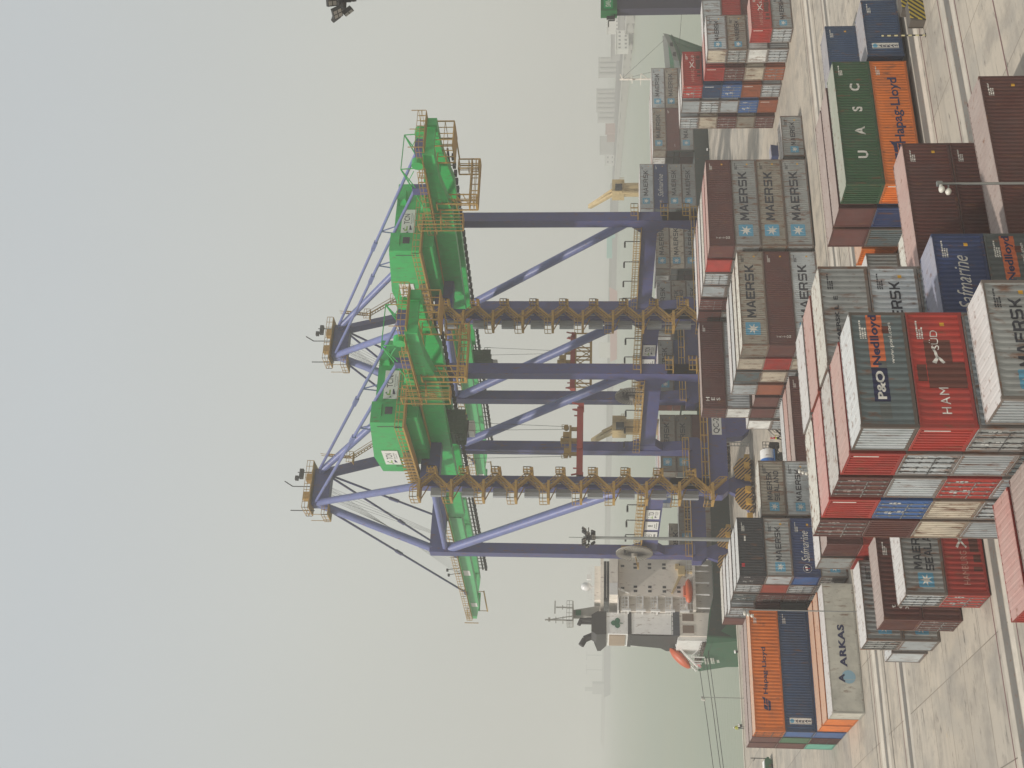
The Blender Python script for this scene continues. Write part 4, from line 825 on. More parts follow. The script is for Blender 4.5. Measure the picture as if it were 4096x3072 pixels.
def spreader(x, y, z, ztop, label, frame=False):
    r = empty('container_spreader', (x, y, z)); tag(r, label, 'spreader', 'spreaders hanging from the cranes')
    b = MB(); b.box(-6.1,6.1,-.35,.35,-.5,.5); b.box(-1.6,1.6,-.9,.9,-.35,.35)
    for s in (-1, 1):
        b.box(s*6.1-.25,s*6.1+.25,-1.2,1.2,-.6,.3)
        for y_ in (-1.15,1.15): b.bar((s*6.1,y_,.2),(s*6.35,y_,1.3),.22); b.bar((s*5.2,y_,.1),(s*5.2,y_,1.0),.18)
    b.build('spreader_beam', REDM, r)
    b = MB(); b.box(-2.6,2.6,-.55,.55,1.35,1.7); b.box(-2.3,-1.3,-.45,.45,1.7,2.5); b.box(.7,1.5,-.45,.45,1.7,2.7); b.tube((-2.4,-.3,2.2),(-2.4,.3,2.2),.42,k=14); b.tube((2.4,-.3,2.2),(2.4,.3,2.2),.42,k=14); b.box(-.2,.4,-.4,.4,.5,3.1); b.rail((-1.2,-.5,1.7),(.6,-.5,1.7),1.2,.6,.08)
    for s in (-1,1): b.bar((s*2.2,0,.4),(s*2.2,0,1.4),.5); b.rail((s*2.6,-.7,1.9),(s*2.6,.7,1.9),1.0,.7,.07)
    b.build('headblock', mat('headblock_ochre', (.36,.23,.06), .6, grime=.5, rust=.2), r)
    for sx in (-2.4, 2.4):
        for sy in (-.5, .5): b = MB(); b.bar((sx,sy,2.6),(sx*1.05,sy*3,ztop-z),.05); b.build('hoist_rope', ROPE, r)
    if frame:
        b = MB()
        for y_ in (-1.1,1.1):
            b.bar((-6.1,y_,-.6),(6.1,y_,-.6),.2); b.bar((-6.1,y_,-3.6),(6.1,y_,-3.6),.45)
            for k in range(7): xx = -6.1+12.2*k/6; b.bar((xx,y_,-.6),(xx,y_,-3.6),.22)
            for k in range(6): xx = -6.1+12.2*k/6; b.bar((xx,y_,-.6 if k%2 else -3.6),(xx+12.2/6,y_,-3.6 if k%2 else -.6),.14)
        b.build('lifting_frame', ORANGE, r)
    return r
spreader(83.0, 173.5, 27.0, 46, 'red spreader hanging beside the stair leg of the nearer crane')
spreader(117.2, 208.7, 29.2, 46, 'red spreader with orange lifting frame under the farther crane', True)

# ------------------------------------------------------------------ the container ship at the quay
def sy(x): return 208.5 + .042*(x-60)
HULLG = mat('hull_green', (.028,.115,.058), .5, grime=.35, rust=.12); HULLD = mat('hull_dark_green', (.022,.042,.032), .55, grime=.4, rust=.1); DECKG = mat('deck_grey_green', (.10,.12,.10), .7, grime=.5)
CREAM = mat('ship_cream', (.82,.76,.68), .55, grime=.2, rust=.08); SHIPW = mat('ship_white', (.86,.85,.83), .5, grime=.2, rust=.05); CHAR = mat('funnel_black', (.045,.043,.042), .6, grime=.2); BROWNP = mat('vent_brown', (.20,.14,.105), .7, grime=.3)
CRANEY = mat('ship_crane_yellow', (.50,.385,.20), .5, grime=.3, rust=.15); LIFEB = mat('lifeboat_orange', (.55,.10,.03), .45, grime=.2)
SORG = Vector((56.5, 208.5, 0))
class SB(MB):
    def build(s, name, mats, parent=None):
        s.v = [(x-SORG.x, y-SORG.y, z) for x, y, z in s.v]; return MB.build(s, name, mats, parent)
ship = empty('container_ship', SORG); tag(ship, 'green-hulled container ship with shamrock funnel moored behind the cranes', 'ship')
st = [(61.0,9.2,7.6,4.9),(62.0,9.9,9.0,4.8),(66,10.0,9.6,4.3),(70,10.0,9.8,3.3),(120,10.0,9.9,3.0),(186,10.0,9.7,3.0),(194,9.8,7.8,3.1),(198,9.2,6.4,5.0),(204,7.8,4.2,5.5),(210,5.9,2.1,6.1),(215,3.8,.8,6.7),(219,1.6,.15,7.1),(220.8,.25,.05,7.3)]
HB = 10.0
b = SB(); rings = []
for x, bd, bw, dz in st:
    c = sy(x)+HB; xb = x-(x-196)*.22 if x > 196 else x+1.1 if x < 61.5 else x
    rings.append([(x, c-bd, dz), (xb, c-bw, -3.6), (xb, c+bw, -3.6), (x, c+bd, dz)])
for r0, r1 in zip(rings, rings[1:]):
    b.quad(r0[0], r1[0], r1[1], r0[1]); b.quad(r0[2], r1[2], r1[3], r0[3]); b.quad((r0[0][0],r0[0][1],r0[0][2]-.9),(r1[0][0],r1[0][1],r1[0][2]-.9),(r1[3][0],r1[3][1],r1[3][2]-.9),(r0[3][0],r0[3][1],r0[3][2]-.9), 1)
b.quad(*rings[0])
hull = b.build('hull', [HULLG, DECKG], ship)
b = SB()
b.quad((62.3,sy(62.3)-.02,4.6),(70.1,sy(70.1)-.12,3.35),(70.1,sy(70.1)+.12,-2.5),(62.3,sy(62.3)+.9,-2.5))
b.quad((70.1,sy(70.1)-.12,3.25),(185.9,sy(185.9)-.12,3.0),(185.9,sy(185.9)+.14,-2.5),(70.1,sy(70.1)-.0,-2.5))
b.build('shaded_hull_side', HULLD, ship)  # shade of the near side put into a darker green sheet over the hull
b = SB()                                                            # pale bulwark round the forecastle with mooring ports
for (x0,bd0,_,z0),(x1,bd1,_,z1) in zip(st[8:], st[9:]):
    for s in (-1, 1): b.quad((x0, sy(x0)+HB+s*bd0, z0-.05),(x1, sy(x1)+HB+s*bd1, z1-.05),(x1+.15, sy(x1)+HB+s*(bd1+.15), z1+1.25),(x0+.1, sy(x0)+HB+s*(bd0+.2), z0+1.25))
bw_ = b.build('bulwark', mat('bulwark_grey', (.24,.25,.235), .6, grime=.3), ship)
for x, bd, z in ((206.8,6.95,5.75),(211.8,5.2,6.25)):
    b = SB(); y = sy(x)+HB-bd; b.box(x-.75, x+.75, y-.30, y-.02, z+.25, z+.95); b.build('mooring_port', BLACKM, bw_)
b = SB(); b.tube((203.3,222,4.5),(203.3,222,19.4),.30,.22,k=10); b.box(202.6,204,221.2,222.8,16.3,16.45); b.rail((202.6,221.2,16.4),(204,221.2,16.4),1,.7,.08); b.bar((203.3,222,18.6),(203.3,220.2,19.3),.18); b.bar((203.3,220,14.3),(203.3,224,14.3),.16); b.bar((203.3,220,14.3),(203.3,222,12.6),.1); b.build('foremast', CREAM, ship)
b = SB(); b.bar((203.3,222,19),(219,sy(219)+HB,8.2),.05); b.bar((203.3,222,19),(204,sy(204)+4,6.5),.05); b.build('stay_wire', ROPE, ship)
# accommodation
b = SB(); y0, y1 = 209.6, 227.4
b.box(69.6,79.2,y0,y1,6.9,20.3); b.box(67.2,69.6,y0+1.5,y1-1.5,6.9,20.0)
acc = b.build('accommodation_block', CREAM, ship)
for zf in (9.1,11.7,14.3,16.9,19.2):
    for x in ((70.5,71.3,74.9,75.6) if zf < 19 else (71.0,75.2)):
        b = SB(); b.box(x-.21,x+.21,y0-.03,y0+.05,zf,zf+.62); b.build('window', GLASSD, acc)
b = SB()
for zf in (8.1,10.7,13.3,15.9,18.5,20.3):
    b.box(66.9,69.6,y0,y1,zf-.13,zf+.13)
    if zf < 20: b.rail((66.95,y0+.05,zf+.13),(69.5,y0+.05,zf+.13),1.0,.6,.09); b.rail((66.95,y0+.05,zf+.13),(66.95,y1,zf+.13),1.0,1.2,.09); b.box(66.85,67.2,y0-.04,y0+.6,zf-.5,zf+1.2)
b.build('aft_deck_railing', SHIPW, acc)
b = SB(); b.prism([(69.0,20.4),(76.6,20.4),(76.6,21.9),(69.0,21.9)], 'y', y0-2.2, y1+2.2); b.prism([(68.6,22.9),(77.3,22.9),(77.6,23.5),(68.3,23.5)], 'y', y0-.6, y1+.6); b.box(69.4,75.8,y0+2,y1-2,23.5,24.6); br = b.build('bridge_deck', CREAM, acc)
b = SB(); b.box(69.4,76.2,y0+.4,y1-.4,21.9,22.9); b.build('bridge_window', GLASSD, br)
b = SB(); 
b.box(69.3,76.3,y0+.3,y0+.42,22.34,22.42)
b.box(69.0,71.2,y0-2.26,y0-2.2,20.45,21.9); b.bar((70.2,y0-2.1,20.4),(70.2,y0,18.4),.3); b.build('bridge_frame', SHIPW, br)
b = SB(); b.tube((72.3,213,24.6),(72.3,213,25.3),.18); b.sphere((72.3,213,26.1),.85,16,sz=1.15); smooth(b.build('radome', mat('radome_white', (.72,.72,.72), .3), ship))
b = SB(); b.prism([(66.9,23.6),(68.9,23.6),(68.0,28.4),(67.0,28.4)], 'y', 213.5, 215.5); b.box(65.6,69.4,212.5,216.5,28.4,28.6); b.rail((65.6,212.5,28.6),(69.4,212.5,28.6),1,.8,.07); b.rail((65.6,212.5,28.6),(65.6,216.5,28.6),1,.8,.07)
b.bar((66.2,214,28.6),(66.2,214,33.6),.22); b.bar((67.0,214,28.6),(66.3,214,32.4),.14); b.bar((68.6,214,28.6),(68.6,214,31.6),.2); b.bar((67.4,214,31.8),(69.8,214,31.8),.28,.2); b.bar((65.5,214,30.3),(66.9,214,30.3),.12); b.bar((65.6,214,31.6),(66.8,214,31.6),.12); b.bar((68.2,214,30.4),(69.0,214,30.4),.14); b.box(65.9,66.6,213.8,214.2,32.6,33.0)
b.build('radar_mast', mat('mast_grey', (.30,.29,.26), .6, grime=.3), ship)
b = SB(); b.box(66.95,67.9,213.2,213.5,27.0,28.0); b.build('mast_panel', HULLG, ship)
b = SB()
for x in (70.4,71.5,74.3,75.4): b.bar((x,211,24.6),(x,211,26.0),.06)
b.rail((69.4,y0+2,24.6),(75.8,y0+2,24.6),1.0,1.2,.06); b.box(73.4,74.3,212,212.6,25.2,26.0); b.build('bridge_top_railing', SHIPW, ship)
# funnel and engine casing
b = SB(); b.box(63.2,67.1,211.8,219.5,9.4,22.4); fn = b.build('funnel', SHIPW, ship)
b = SB(); b.box(63.12,67.18,211.72,219.6,17.9,18.55); b.build('funnel_band', CHAR, fn)
b = SB(); b.prism([(63.0,22.4),(67.3,22.4),(67.3,24.0),(66.6,25.1),(63.6,25.1),(63.0,24.2)], 'y', 211.7, 217.4); b.prism([(217.4,22.4),(219.2,22.4),(222.6,23.4),(222.6,24.0),(217.4,24.6)], 'x', 63.05, 66.8); b.tube((66.0,213,25),(66.0,213,27.2),.38); b.tube((66.0,213,27.0),(65.0,213,27.4),.36); b.tube((65.9,214.4,25),(65.9,214.4,27),.3); b.tube((64.4,217,24.6),(63.6,217,26.4),.62); b.tube((63.6,217,26.3),(62.4,217,27.0),.55); b.build('funnel_cap', CHAR, fn)
b = SB(); b.prism([(211.78,9.4),(211.78,17.88),(218.2,17.88),(219.6,12.4),(221.4,11.2),(221.4,9.4)], 'x', 62.95, 63.19); b.box(63.2,66.8,219.6,221.4,9.4,11.2); b.build('exhaust_trunk', CHAR, fn)
b = SB(); b.box(63.02,63.19,212.4,218.8,19.0,21.9); b.build('louvre_frame', mat('louvre_tan', (.35,.27,.20), .6, grime=.3), fn)
sh = shape_mesh([circle(0,.42,.42,16), circle(-.40,-.16,.42,16), circle(.40,-.16,.42,16), [(-.05,-.2),(.08,-.2),(.02,-1.05),(-.10,-1.02)]]); o = link(sh, 'emblem', mat('shamrock_green', (.03,.14,.075), .6), fn); o.location = (65.15-SORG.x, 211.66-SORG.y, 20.6); o.scale = (1.15, 1, 1.15)
b = SB(); b.box(62.6,66.9,210.2,220,3.6,9.4); dh = b.build('deckhouse', CREAM, ship)
for x0, x1 in ((65.3,66.6),(63.1,64.5)): b = SB(); b.box(x0,x1,210.12,210.22,6.9,8.9); b.build('vent_panel', BROWNP, dh)
b = SB(); b.rail((62.6,210.1,9.4),(66.9,210.1,9.4),1.4,.9,.09); b.box(62.6,66.9,210.15,210.3,9.4,10.6); b.build('deckhouse_railing', mat('dark_railing', (.09,.10,.12), .6), dh)
b = SB(); b.box(61.9,62.58,210.8,219.6,5.4,9.7); b.box(61.9,62.58,210.8,211.2,3.8,5.4); b.build('lit_aft_face', SHIPW, ship)  # aft face of the cream deckhouse, whiter paint standing in for sunlight
b = SB(); b.box(61.4,62.2,213,214.5,3.8,5.2); b.box(61.3,62.0,221,223,3.8,6.0); b.tube((61.6,216,4.6),(61.6,218.4,4.6),.5); b.bar((61.2,210,4.6),(61.2,227,5.9),.07); b.rail((61.2,209.6,4.8),(61.2,227.4,4.8),1.0,1.6,.07); b.build('winch_frame', mat('winch_brown', (.16,.12,.10), .6, grime=.4), ship)
# gallery along the near side, provision crane, lifeboats
b = SB(); b.box(67.0,79.2,209.0,210.4,6.45,6.95); b.box(67.0,79.2,211.4,211.6,3.2,6.5)
gal = b.build('gallery_deck', CREAM, ship)
for x in (67.4,69.9,72.1,74.3,75.4,76.6,78.6): b = SB(); b.box(x-.09,x+.09,209.05,209.3,4.0,6.5); b.build('gallery_post', SHIPW, gal)
b = SB(); b.rail((67.0,209.05,6.95),(79.2,209.05,6.95),1.0,1.2,.07); b.build('gallery_railing', SHIPW, gal)
b = SB(); b.sphere((0,0,0),1,14); b.v = [(70.5+x*2.35, 209.2+y*.85, 7.7+z*.72) for x,y,z in b.v]; lb = smooth(b.build('lifeboat', LIFEB, ship)); b = SB(); b.box(69.6,71.4,208.7,209.7,8.2,8.65); b.build('lifeboat_canopy', LIFEB, lb)
b = SB(); b.tube((74.3,209.6,6.9),(74.3,209.6,8.6),.4); b.box(73.5,75.2,208.9,210.3,8.3,9.5); b.prism([(73.9,9.2),(73.9,8.6),(70.1,10.5),(70.1,10.8)], 'y', 209.3, 209.9); b.box(74.6,75.6,209,210,9.3,10); b.build('provision_crane', CRANEY, ship)
b = SB(); b.sphere((0,0,0),1,12); A_, B_ = Vector((62.5,218,10.7)), Vector((59.0,218,7.2)); d_ = (B_-A_).normalized(); n_ = Vector((-d_.z,0,d_.x)); C_ = (A_+B_)/2
b.v = [tuple(C_ + d_*(x*2.6) + Vector((0,y*1.25,0)) + n_*(z*.85)) for x, y, z in b.v]; smooth(b.build('free_fall_lifeboat', LIFEB, ship))
b = SB()
for y in (216.6,219.4): b.bar((62.9,y,9.8),(58.8,y,5.9),.24); b.bar((62.6,y,4.4),(62.6,y,9.8),.2); b.bar((60.6,y,4.6),(60.6,y,7.6),.18); b.bar((62.6,y,5),(60.6,y,7.2),.14); b.bar((59.4,y,5.2),(59.4,y,6.4),.16)
b.build('lifeboat_ramp_frame', SHIPW, ship)
b = SB(); b.quad((61.1,222,6.4),(60.9,223.2,6.0),(60.6,223.6,4.6),(60.9,222.3,5.0)); b.bar((61.1,222,4.6),(61.1,222,6.6),.06); b.build('ensign', mat('ensign_pink', (.45,.20,.20), .8), ship)
# name on the quarter
polys = []
for zr, n_, hh, y_ in ((3.2,6,.72,0),(2.15,6,.62,.25),(1.25,3,.42,.9)):
    for j in range(n_):
        xx = y_+.66*j; polys += [[(xx,zr),(xx+.5,zr),(xx+.5,zr+.16),(xx,zr+.16)],[(xx,zr+.2),(xx+.16,zr+.2),(xx+.16,zr+hh),(xx,zr+hh)],[(xx+.2,zr+hh*.55),(xx+.5,zr+hh*.55),(xx+.5,zr+hh),(xx+.2,zr+hh)]]
o = link(shape_mesh(polys), 'name_lettering', INK['white'], ship); o.rotation_euler = (0, R(-8), -math.pi/2); o.location = (60.86-SORG.x, 221.6-SORG.y, .2)
# deck cranes
for name, cx, cy, tip in (('a', 171.6, 224, (174.6, 234.4, 26.4)), ('b', 108.9, 220.5, (110.2, 230, 25.2))):
    b = SB(); b.tube((cx,cy,2.5),(cx,cy,18.6),1.75,1.6,k=18); b.box(cx-1.7,cx+1.7,cy-1.7,cy+1.7,18.4,21.2); ped = b.build('deck_crane', CRANEY, ship)
    b = SB(); t = Vector(tip)
    for s in (-.55,.55): b.bar((cx+s,cy+.6,20.6),(t.x+s*.4,t.y,t.z),.55,.85)
    b.bar((cx-1.8,cy-1.4,14.5),(cx-1.8,cy-1.4,19),.5); b.bar((cx-1.9,cy-1.2,19.5),(t.x-.3,t.y,t.z+.4),.10); b.bar((cx,cy,21.2),(cx,cy+2.2,23.2),.4); b.build('jib', CRANEY, ped)
    b = SB(); b.box(cx-1.5,cx-.2,cy-2.6,cy-1.7,18.9,20.5); b.build('cab', GLASSD, ped); b = SB(); b.rail((cx-1.9,cy-2.0,18.4),(cx+1.9,cy-2.0,18.4),1,.9,.08); b.build('cab_railing', CRANEY, ped)
for x in (94,106.8,111.4,126.4,138.9,141.8,157.9,170.5,174.6,187.1,199.8):
    b = SB()
    for y in (sy(x)+.6, sy(x)+10, sy(x)+19.4): b.bar((x,y,2.2),(x,y,7.5),.35)
    b.bar((x,sy(x)+.6,7.4),(x,sy(x)+19.4,7.4),.3); b.build('lashing_bridge', HULLD, ship)

HS = 3.02
def bay(x, rows, far=(), L=L40, ends=False, n=''):
    z0 = 3.0
    for t, (c, tx) in enumerate(rows):
        container(x, sy(x)+.15+.25, z0+t*(HS+.05), L, HS, c, tx, 'p', endcol='dgrey' if t < len(rows)-1 else None, small=True, label='%s container with %s %s, quay-side of %s ship bay' % (COLN[c], TXN.get(tx, 'plain sides'), TIER[len(rows)-1-t], n), group='containers on the ship', roof='white' if t == len(rows)-1 and c != 'maroon' else None)
    for k in (range(2) if 140 < x < 175 or 110 < x < 130 else ()):
        for t in range(len(rows)-1): container(x, sy(x)+.4+2.56*(k+1), z0+t*(HS+.05), L, HS, 'dgrey' if (t+k) % 2 else 'maroon', None, 'p', small=True, label='%s container %s in the %s row of the %s ship bay' % ('dark grey' if (t+k) % 2 else 'maroon', TIER[len(rows)-1-t], ORD[k+1], n), group='containers on the ship')
    for k, c in enumerate(far):
        container(x, sy(x)+.4+2.56*(k+1), z0+(len(rows)-1)*(HS+.05), L, HS, c, None, 'd' if ends else 'p', small=True, label='%s container atop the %s ship bay, %s row from the quay' % (COLN[c], n, ORD[k+1]), group='containers on the ship', roof='white' if c in ('grey','lgrey','tan','white') else None)
bay(187.4, [('grey','line'),('tan','line'),('lgrey','line')], ('white','grey','maroon','grey'), n='foremost')
bay(174.7, [('grey','line'),('maroon','temp'),('tan','line')], ('white','brick','maroon','white'), n='second bow')
bay(158.1, [('grey','line'),('grey','line'),('navy','saf'),('lgrey','line')], ('white','white'), n='tall blue-banded')
bay(142.0, [('grey','line'),('cream','line'),('tan','line')], ('white','grey'), n='cream-topped')
bay(126.5, [('grey','line'),('tan','land'),('grey','line')], ('white','grey','maroon'), L40, n='two-line lettered')
bay(111.7, [('navy',None),('navy',None),('grey','line')], ('white','brick'), n='navy-based')
bay(94.4, [('maroon',None),('olive','line'),('olive','line')], ('white','red','maroon','lgrey','royal','lgrey'), L40, True, n='olive')
bay(78.9, [('tan',None),('tan','line2')], (), n='aftmost')
container(76.6, 222.5, 7.1, L40, HS, 'cream', 'line', 'p', label='cream container on the far side of the aftmost ship bay', group='containers on the ship', roof='white', small=True)
ropes = []
for (a, c) in (((61.0,224,5.0),(-60,203.5,.4)),((60.9,217,4.4),(-60,201,.3)),((60.9,213,4.3),(-60,198.5,.3))):
    b = MB(); A, B_ = Vector(a), Vector(c)
    for k in range(12):
        p0, p1 = A.lerp(B_, k/12), A.lerp(B_, (k+1)/12); s0 = -1.6*4*(k/12)*(1-k/12); s1 = -1.6*4*((k+1)/12)*(1-(k+1)/12)
        b.bar(p0+Vector((0,0,s0)), p1+Vector((0,0,s1)), .10)
    o = b.build('mooring_rope', ROPE); tag(o, ['upper stern mooring rope running left over the water','middle stern mooring rope running left over the water','lowest stern mooring rope running left over the water'][len(ropes)], 'rope', 'stern mooring ropes'); ropes.append(o)
b = MB(); b.bar((209,219,5.2),(262,213.4,1),.09); tag(b.build('mooring_rope', ROPE), 'bow mooring rope slanting down to the quay at right', 'rope')

# ------------------------------------------------------------------ yard equipment
LG = mat('lamp_glass', (.34,.32,.29), .3)
def floodmast(x, y, h, label, n=10, seed=1, k_=1.0):
    r = empty('floodlight_mast', (x, y, 0)); tag(r, label, 'light mast', 'floodlight masts')
    b = MB(); b.tube((0,0,0),(0,0,h),.30,.17,k=12); smooth(b.build('pole', STEEL, r))
    b = MB(); b.bar((0,0,h),(0,0,h+1.9),.05); b.box(-.5,.5,-.5,.5,h-.9,h-.6); b.bar((-1.4,0,h-.7),(1.4,0,h-.7),.12); b.bar((0,-1.4,h-.7),(0,1.4,h-.7),.12); b.bar((0,0,h-1.6),(0,0,h-.4),.5); b.build('head_frame', BLACKM, r)
    rnd = random.Random(seed)
    for k in range(n):
        a = 2*math.pi*k/n; q = 1.15 if k % 2 else .75; z = h-.55 + (.45 if k % 3 == 0 else 0) + (-.75 if k % 3 == 1 else 0); lx, ly = q*k_*math.cos(a), q*k_*math.sin(a)
        b = MB(); b.box(-.12,.12,-.34,.34,-.30,.30); o = b.build('floodlight', BLACKM, r); o.location = (lx, ly, z); o.rotation_euler = (0, R(35), a); o.scale = (k_,k_,k_)
        b = MB(); 
        for i in (-1,1):
            for j in (-1,1): b.box(.121,.13,i*.16-.12,i*.16+.12,j*.14-.11,j*.14+.11)
        f = b.build('lamp_glass_pane', LG, o)
    return r
floodmast(57.7, 150.0, 26.0, 'grey floodlight mast standing before the crane with the cable reel')
floodmast(78.35, 75.0, 47.4, 'floodlight cluster in the sky at the upper edge of the photo', 10, 4, 1.45)
def lamp_post(x, y, h, label, heads=2, d=.06, base=0.0):
    r = empty('lamp_post', (x, y, base)); tag(r, label, 'lamp post', 'lamp posts in the yard')
    b = MB(); b.tube((0,0,0),(0,0,h),d,d*.85,k=10); smooth(b.build('pole', STEEL, r))
    b = MB(); b.bar((0,0,h-.15),(-.45,-.1,h-.02),.06); b.bar((0,0,h-.45),(-.45,.1,h-.40),.06); b.box(-.12,.12,-.08,.08,h-.15,h+.12); b.build('bracket', STEEL, r)
    for k in range(heads):
        q = MB(); q.sphere((0,0,0),.18,12,sz=.8); q.tube((0,0,.05),(.24,0,.10),.11,.07,k=10); o = smooth(q.build('lamp_shade', mat('lamp_white', (.62,.60,.54), .35), r)); o.location = (-.42-.05*k, -.10+.12*k, h-.05-.34*k); o.rotation_euler = (0, R(20), R(40*k))
    return r
lamp_post(37.5, 48.6, 8.3, 'white twin lamp on a thin pole in front of the maroon container', 2, .075, -.82)
lamp_post(49.3, 108.6, 4.6, 'short post with two white lamps before the rusty stack', 3, .05, 0)
lamp_post(35.25, 109.6, 10.5, 'tall thin lamp post in front of the white refrigerated container', 3, .06, 0)
lamp_post(49.3, 200.0, 6.8, 'thin grey lamp post standing on the quay edge', 2, .06, 0)

def person(x, y, z, pose, label, top, vest, legs, helmet, face):
    r = empty('person', (x, y, z)); tag(r, label, 'person'); r.rotation_euler = (0, 0, face)
    V = dict(pelvis=(0,0,.95), waist=(0,0,1.12), chest=(0,0,1.36), neck=(0,-.01,1.52), head=(0,-.03,1.64), top=(0,-.02,1.76))
    if pose == 'stand':
        V.update(kl=(-.11,-.03,.50), al=(-.13,0,.09), tl=(-.15,-.14,.04), kr=(.12,-.02,.50), ar=(.15,.02,.09), tr=(.17,-.12,.04), sl=(-.20,0,1.42), el=(-.29,.02,1.14), wl=(-.27,-.10,.90), hl=(-.26,-.14,.82), sr=(.20,0,1.42), er=(.30,.03,1.14), wr=(.29,-.08,.90), hr=(.28,-.12,.82))
    else:
        V.update(kl=(-.11,-.26,.56), al=(-.11,-.08,.14), tl=(-.11,-.22,.07), kr=(.12,.10,.50), ar=(.13,.34,.13), tr=(.13,.24,.04), sl=(-.19,-.05,1.42), el=(-.26,-.18,1.18), wl=(-.20,-.40,1.12), hl=(-.19,-.48,1.12), sr=(.20,0,1.42), er=(.29,-.12,1.16), wr=(.25,-.34,1.06), hr=(.24,-.42,1.05))
    rad = dict(pelvis=.15, waist=.145, chest=.165, neck=.065, head=.105, top=.085, kl=.075, al=.05, tl=.04, kr=.075, ar=.05, tr=.04, sl=.075, el=.052, wl=.038, hl=.045, sr=.075, er=.052, wr=.038, hr=.045)
    E = [('pelvis','waist'),('waist','chest'),('chest','neck'),('neck','head'),('head','top'),('pelvis','kl'),('kl','al'),('al','tl'),('pelvis','kr'),('kr','ar'),('ar','tr'),('chest','sl'),('sl','el'),('el','wl'),('wl','hl'),('chest','sr'),('sr','er'),('er','wr'),('wr','hr')]
    ks = list(V); me = bpy.data.meshes.new('body'); me.from_pydata([V[k] for k in ks], [(ks.index(a), ks.index(c)) for a, c in E], []); o = bpy.data.objects.new('body', me); COL.objects.link(o); o.parent = r
    sk = o.modifiers.new('skin', 'SKIN'); o.modifiers.new('sub', 'SUBSURF').render_levels = 2
    for i, k in enumerate(ks): me.skin_vertices[0].data[i].radius = (rad[k], rad[k]*.8 if k in ('chest','waist','pelvis') else rad[k])
    me.skin_vertices[0].data[0].use_root = True
    m = bpy.data.materials.new('work_clothes'); m.use_nodes = True; n, l = m.node_tree.nodes, m.node_tree.links; tc = n.new('ShaderNodeTexCoord'); sp = n.new('ShaderNodeSeparateXYZ'); l.new(tc.outputs['Object'], sp.inputs[0]); cr = n.new('ShaderNodeValToRGB'); cr.color_ramp.interpolation = 'CONSTANT'
    e = cr.color_ramp.elements; e[0].position = 0; e[0].color = (.02,.02,.02,1); e[1].position = .06; e[1].color = (*legs,1)
    for ps, c in ((.50, vest), (.60 if top != vest else .7, top), (.765, (.16,.09,.06))): q = e.new(ps); q.color = (*c,1)
    mu = n.new('ShaderNodeMath'); mu.operation = 'MULTIPLY'; mu.inputs[1].default_value = .5; l.new(sp.outputs[2], mu.inputs[0]); l.new(mu.outputs[0], cr.inputs[0]); l.new(cr.outputs[0], n['Principled BSDF'].inputs['Base Color']); me.materials.append(m)
    b = MB(); b.sphere((0,-.03,1.70),.135,14,sz=.85); b.v = [v for v in b.v]; b.tube((0,-.06,1.69),(0,-.06,1.705),.16,k=14); smooth(b.build('helmet', mat('helmet', helmet, .35), r))
    return r
person(44.8, 201.3, .0, 'stand', 'docker in yellow vest and white helmet standing on the quay edge', (.50,.52,.06), (.50,.52,.06), (.03,.033,.05), (.7,.7,.68), 0)
person(68.9, 142.5, .0, 'walk', 'worker in red top, yellow vest and black trousers beside the water tanker', (.40,.03,.05), (.5,.5,.05), (.02,.02,.022), (.45,.05,.05), R(70))

r = empty('water_tanker', (64.4, 144.0, 0)); tag(r, 'white water tanker with a blue band, parked beyond the rusty stack', 'tanker truck')
b = MB(); b.tube((-4.2,0,2.05),(3.3,0,2.05),.98,k=24); b.tube((3.3,0,2.05),(3.6,0,2.05),.98,.6,k=24); smooth(b.build('tank', SHIPW, r))
b = MB(); b.tube((1.2,0,2.05),(2.0,0,2.05),.99,k=24,caps=False); smooth(b.build('blue_band', mat('band_blue', (.02,.13,.42), .4), r))
b = MB(); b.box(-4.4,3.4,-.75,.75,.85,1.1); b.box(3.4,4.4,-.6,.6,.7,1.8); b.box(3.5,4.2,-.9,-.5,.6,1.1); b.rail((3.5,-.6,1.8),(4.4,-.6,1.8),.9,.5,.06); b.build('chassis', BLACKM, r)
for x in (-3.4,-2.2,2.2):
    for y in (-1.0,1.0): b = MB(); b.tube((x,y-.16,.5),(x,y+.16,.5),.5,k=16); b.build('wheel', BLACKM, r)
b = MB(); b.bar((-3.8,-.95,1.35),(3.2,-.95,1.35),.16); b.build('side_rail', mat('rail_blue', (.05,.16,.40), .5), r)
b = MB(); pts = [Vector((3.4,-1.0,1.1)),Vector((2.4,-1.4,.7)),Vector((.6,-1.5,1.6)),Vector((-1.4,-1.1,2.2))]
for p_, q_ in zip(pts, pts[1:]): b.tube(p_, q_, .06, k=8)
b.build('hose', BLACKM, r)
r = empty('access_stairs', (71.2, 143.4, 0)); tag(r, 'yellow wheeled access stairs with a railed platform beside the tanker', 'stairs')
b = MB(); a0, a1 = Vector((-1.2,0,.1)), Vector((2.0,0,2.9))
for y in (-.45,.45): b.bar(a0+Vector((0,y,0)), a1+Vector((0,y,0)), .10,.2); b.bar(a0+Vector((0,y,1)), a1+Vector((0,y,1)), .06); [b.bar(a0.lerp(a1,k/4)+Vector((0,y,0)), a0.lerp(a1,k/4)+Vector((0,y,1)), .05) for k in range(5)]
for k in range(9): q = a0.lerp(a1,(k+.5)/9); b.box(q.x-.12,q.x+.12,-.42,.42,q.z-.02,q.z+.03)
b.build('stair_frame', BLACKM, r)
b = MB(); b.box(2.0,4.2,-.7,.7,2.85,2.95); b.rail((2,-.7,2.95),(4.2,-.7,2.95),1.1,.7,.06); b.rail((4.2,-.7,2.95),(4.2,.7,2.95),1.1,.7,.06); b.rail((2,.7,2.95),(4.2,.7,2.95),1.1,.7,.06)
for x in (2.1,4.1):
    for y in (-.6,.6): b.bar((x,y,0),(x,y,2.9),.08)
